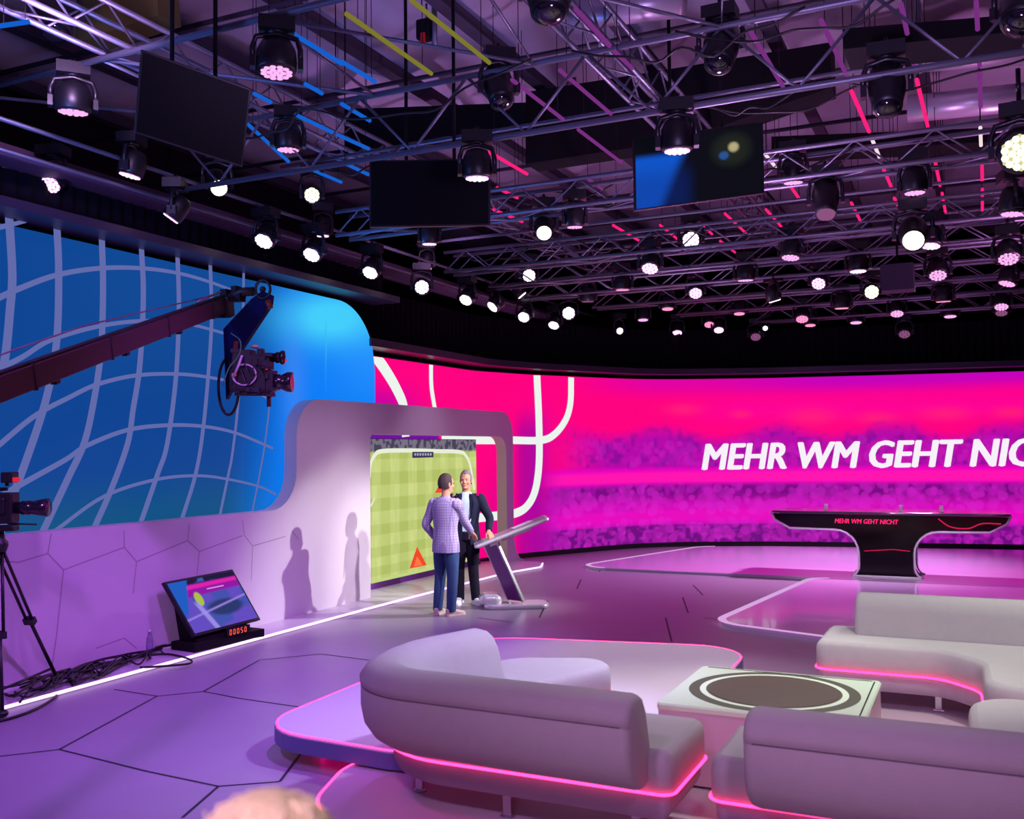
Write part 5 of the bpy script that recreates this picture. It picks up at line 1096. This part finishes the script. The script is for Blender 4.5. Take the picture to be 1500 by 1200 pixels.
# (x, y, kind, colour, tilt towards the viewer, sideways lean, radius, words)
FIX = [ # first truss and its neighbours
 (80,48,'spot','off',.35,0,.17,5.9,6.0,'large unlit moving lamp in the very upper left corner'),
 (405,107,'wash','pink',.25,0,.14,5.86,5.5,'moving lamp with pink cells above right of the tilted monitor'),
 (107,165,'wash','pink',.05,0,.14,5.86,5.5,'moving lamp with pink cells left of the tilted monitor'),
 (422,220,'wash','pink',.10,0,.12,7.62,5.5,'moving lamp with pink cells right of the tilted monitor'),
 (190,258,'wash','lav',.15,-.25,.12,7.0,5.0,'moving lamp leaning left below the tilted monitor corner'),
 (73,271,'wash','lav',.55,-.30,.11,6.6,4.9,'bright lavender lamp at the far left under the grid'),
 (321,276,'spot','warm',.75,.1,.12,8.0,4.9,'greenish white round lamp right below the tilted monitor'),
 (457,286,'wash','warm',.85,0,.10,9.2,5.0,'bright white hexagonal lamp between the left and middle monitors'),
 (473,346,'wash','lav',.10,0,.09,10.3,4.9,'small lamp facing down below the white hexagonal lamp'),
 (805,20,'spot','off',.30,0,.17,6.4,5.9,'large unlit moving lamp at the top edge, centre'),
 (735,150,'spot','off',.45,.1,.13,7.62,5.5,'unlit moving lamp just above the middle monitor'),
 (699,262,'wash','lav',.10,0,.12,7.62,4.9,'moving lamp in front of the middle monitor right edge'),
 (797,342,'spot','warm',.72,0,.12,10.3,4.9,'greenish white round lamp right below the middle monitor'),
 (842,333,'wash','pink',.08,0,.10,10.3,4.9,'flat pink lamp right beside the greenish white one, centre'),
 (629,358,'wash','lav',.06,0,.10,10.3,4.9,'lamp facing down just under the middle monitor'),
 (625,394,'wash','lav',.06,0,.09,13.1,4.9,'lower lamp facing down under the middle monitor'),
 (992,222,'wash','lav',.10,0,.12,7.62,4.9,'moving lamp in front of the blue picture monitor'),
 (1052,95,'spot','off',.45,-.1,.14,7.62,5.5,'unlit moving lamp above the blue picture monitor'),
 (1300,160,'spot','off',.40,0,.13,7.62,4.9,'unlit moving lamp at the upper right, under the first truss'),
 (1495,35,'spot','off',.40,-.2,.17,7.62,5.5,'large unlit moving lamp cut by the upper right edge'),
 (1162,268,'wash','pink',.06,0,.11,10.3,4.9,'pink lamp facing down right of the blue picture monitor'),
 (1210,315,'spot','dim',.35,0,.13,10.3,4.9,'dark moving lamp with a violet front right of the blue picture monitor'),
 (1340,283,'wash','pink',.15,0,.11,10.3,4.9,'pink lamp above the greenish white lamp at the right'),
 (1338,353,'spot','warm',.72,0,.14,10.3,4.9,'large greenish white round lamp at the right'),
 (1482,314,'wash','pink',.15,-.1,.11,10.3,4.9,'pink lamp at the right edge under the second truss'),
 (1495,224,'wash','warm',.8,0,.15,7.9,4.9,'bright yellowish white lamp cut by the right edge'),
 (1012,352,'wash','white',.9,0,.13,13.1,4.9,'bright white hexagonal lamp below the blue picture monitor'),
 (952,394,'wash','lav',.4,-.1,.13,13.1,4.88,'oval lavender lamp left below the white hexagonal lamp'),
 (775,404,'wash','white',.9,0,.12,14.6,4.88,'white hexagonal lamp under the middle of the grid'),
 (912,425,'wash','rose',.1,0,.12,14.6,4.88,None),(861,442,'wash','dim',.06,0,.12,16.0,4.88,None),
 (1158,378,'wash','pink',.3,-.1,.13,13.1,4.88,None),(1363,361,'wash','lav',.3,-.1,.13,13.1,4.88,None),(1257,398,'wash','lav',.2,0,.13,14.6,4.88,None),
 (1477,380,'wash','pink',.4,0,.13,13.1,4.88,None),(1092,411,'wash','pink',.1,0,.13,14.6,4.88,None),(1019,430,'wash','lav',.6,0,.12,16.0,4.88,None),(1199,416,'wash','lav',.6,-.1,.12,16.0,4.88,None),
 (1277,428,'wash','warm',.9,.1,.12,16.0,4.88,'warm white lamp standing out in the right far rows'),
 (1374,404,'wash','pink',.4,0,.13,14.6,4.88,None),(1475,416,'wash','pink',.25,-.3,.13,16.0,4.88,None),(1135,441,'wash','white',.05,.3,.11,16.0,4.88,None),(978,453,'wash','rose',.3,0,.12,17.6,4.86,None),
 (1083,460,'wash','rose',.3,0,.12,19.2,4.84,None),(1175,468,'wash','rose',.4,0,.13,19.2,4.84,None),(1187,477,'wash','rose',.3,0,.12,20.9,4.8,None),(1233,452,'wash','rose',.1,0,.13,17.6,4.86,None),(1254,473,'wash','pink',.3,0,.13,20.9,4.8,None),
 (1314,460,'wash','pink',.35,0,.13,19.2,4.84,None),(1392,464,'wash','pink',.3,0,.13,20.9,4.8,None),(1382,442,'wash','rose',.05,0,.13,17.6,4.86,None),(1467,450,'wash','pink',.35,0,.13,19.2,4.84,None),(1467,459,'wash','dim',.35,0,.12,20.9,4.8,None),
 (1039,476,'wash','rose',.4,0,.12,20.9,4.8,None),(1053,484,'wash','lav',.4,0,.12,20.9,4.8,None),(1121,481,'wash','white',.8,0,.06,20.9,4.8,None),(1107,494,'wash','dim',.5,0,.12,20.9,4.8,None),(1325,490,'wash','dim',.5,0,.12,20.9,4.8,None),
 (942,469,'wash','pink',.3,0,.12,19.2,4.84,None),(992,488,'wash','lav',.35,0,.12,20.9,4.8,None),(908,485,'wash','white',.8,.2,.08,19.2,4.84,None),
 (833,459,'wash','white',.9,0,.14,17.6,4.86,None),(765,433,'wash','white',.1,.9,.10,16.0,4.88,None)]
WORDS = ['one','two']
low = [f_ for f_ in FIX if f_[9] is None]; nl = sorted(low, key=lambda f_: f_[0])
rowname = {13.1:'third',14.6:'fourth',16.0:'fifth',17.6:'sixth',19.2:'seventh',20.9:'farthest'}
cname = {'pink':'pink','lav':'lavender','rose':'rose pink','dim':'dim violet','white':'white','warm':'warm white'}
def where(f_):
    same = sorted([g_ for g_ in low if g_[7] == f_[7]], key=lambda g_: g_[0]); k = same.index(f_); n_ = len(same)
    o_ = ['first','second','third','fourth','fifth','sixth','seventh','eighth','ninth','tenth']
    return '%s lamp, %s from the left of those on the %s ceiling truss' % (cname[f_[3]], o_[k], rowname[f_[7]])
for f_ in FIX:
    lamp(f_[0], f_[1], f_[7], f_[8], f_[2], f_[3], f_[4]-(.17 if f_[2] == 'wash' and f_[4] <= .3 else 0), f_[5], f_[6], f_[9] or where(f_), 'lamps on the far ceiling trusses' if f_[9] is None else 'moving lamps on the near ceiling trusses')
# row on the rails over the left wall
RAIL = [(386,354,.5,-.3),(456,374,.5,-.3),(542,400,.5,-.25),(618,421,.85,0),(682,440,.5,-.3),(721,450,.4,-.6),(767,465,.6,-.2),(811,477,.45,-.2)]
names = ['first','second','third','fourth','fifth','sixth','seventh','eighth']
for k, (x, y, tl_, az) in enumerate(RAIL):
    p = on(x, y, X=-7.45); lamp(x, y, p.y, 4.86, 'wash', 'white', tl_, az, .12, names[k]+' white lamp from the left in the row beside the left curtain rail', 'white lamps along the left rail')
p = on(250,320,X=-7.5); lamp(250,320,p.y,4.86,'wash','lav',.05,-.7,.10,'lamp seen edge-on above the blue video wall','white lamps along the left rail')
# black flight case shaped speakers between the far lamps
for x, y, Yp, lb_t in ((1315,408,14.2,'dark square loudspeaker hanging among the far right lamps'),):
    p = on(x, y, Y=Yp); t = thing('hanging_speaker', lb_t, 'speaker', tuple(p)); b = MB(); b.box(tuple(p), (.42,.35,.36)); b.build('cabinet', mat('speaker_grey', (52,40,60), .7), t, bevel=.01)
    b = MB(); b.tube([(p.x,p.y,p.z+.18),(p.x,p.y,4.95)], .015, 6); b.build('bracket', m_black, t)
# loose cables draped over the trusses
for k in range(16):
    Yp = RO.choice([7.5, 10.2, 13.0, 9.2, 11.7]); xs = RO.uniform(-7.2, 1.0); L_ = RO.uniform(1.2, 2.6); z_ = {7.5:5.48,10.2:5.2,13.0:5.2,9.2:5.55,11.7:5.55}[Yp]; pts = [(xs+L_*i/8, Yp+RO.uniform(-.05,.05), z_-.30*RO.uniform(.5,1)*math.sin(PI*i/8)) for i in range(9)]
    b = MB(); b.tube(smooth_curve(pts, 4), .011, 5); o = b.build('draped_cable', m_cable); tag(o, 'black cable sagging from the ceiling trusses', 'cable', 'cables draped over the trusses')
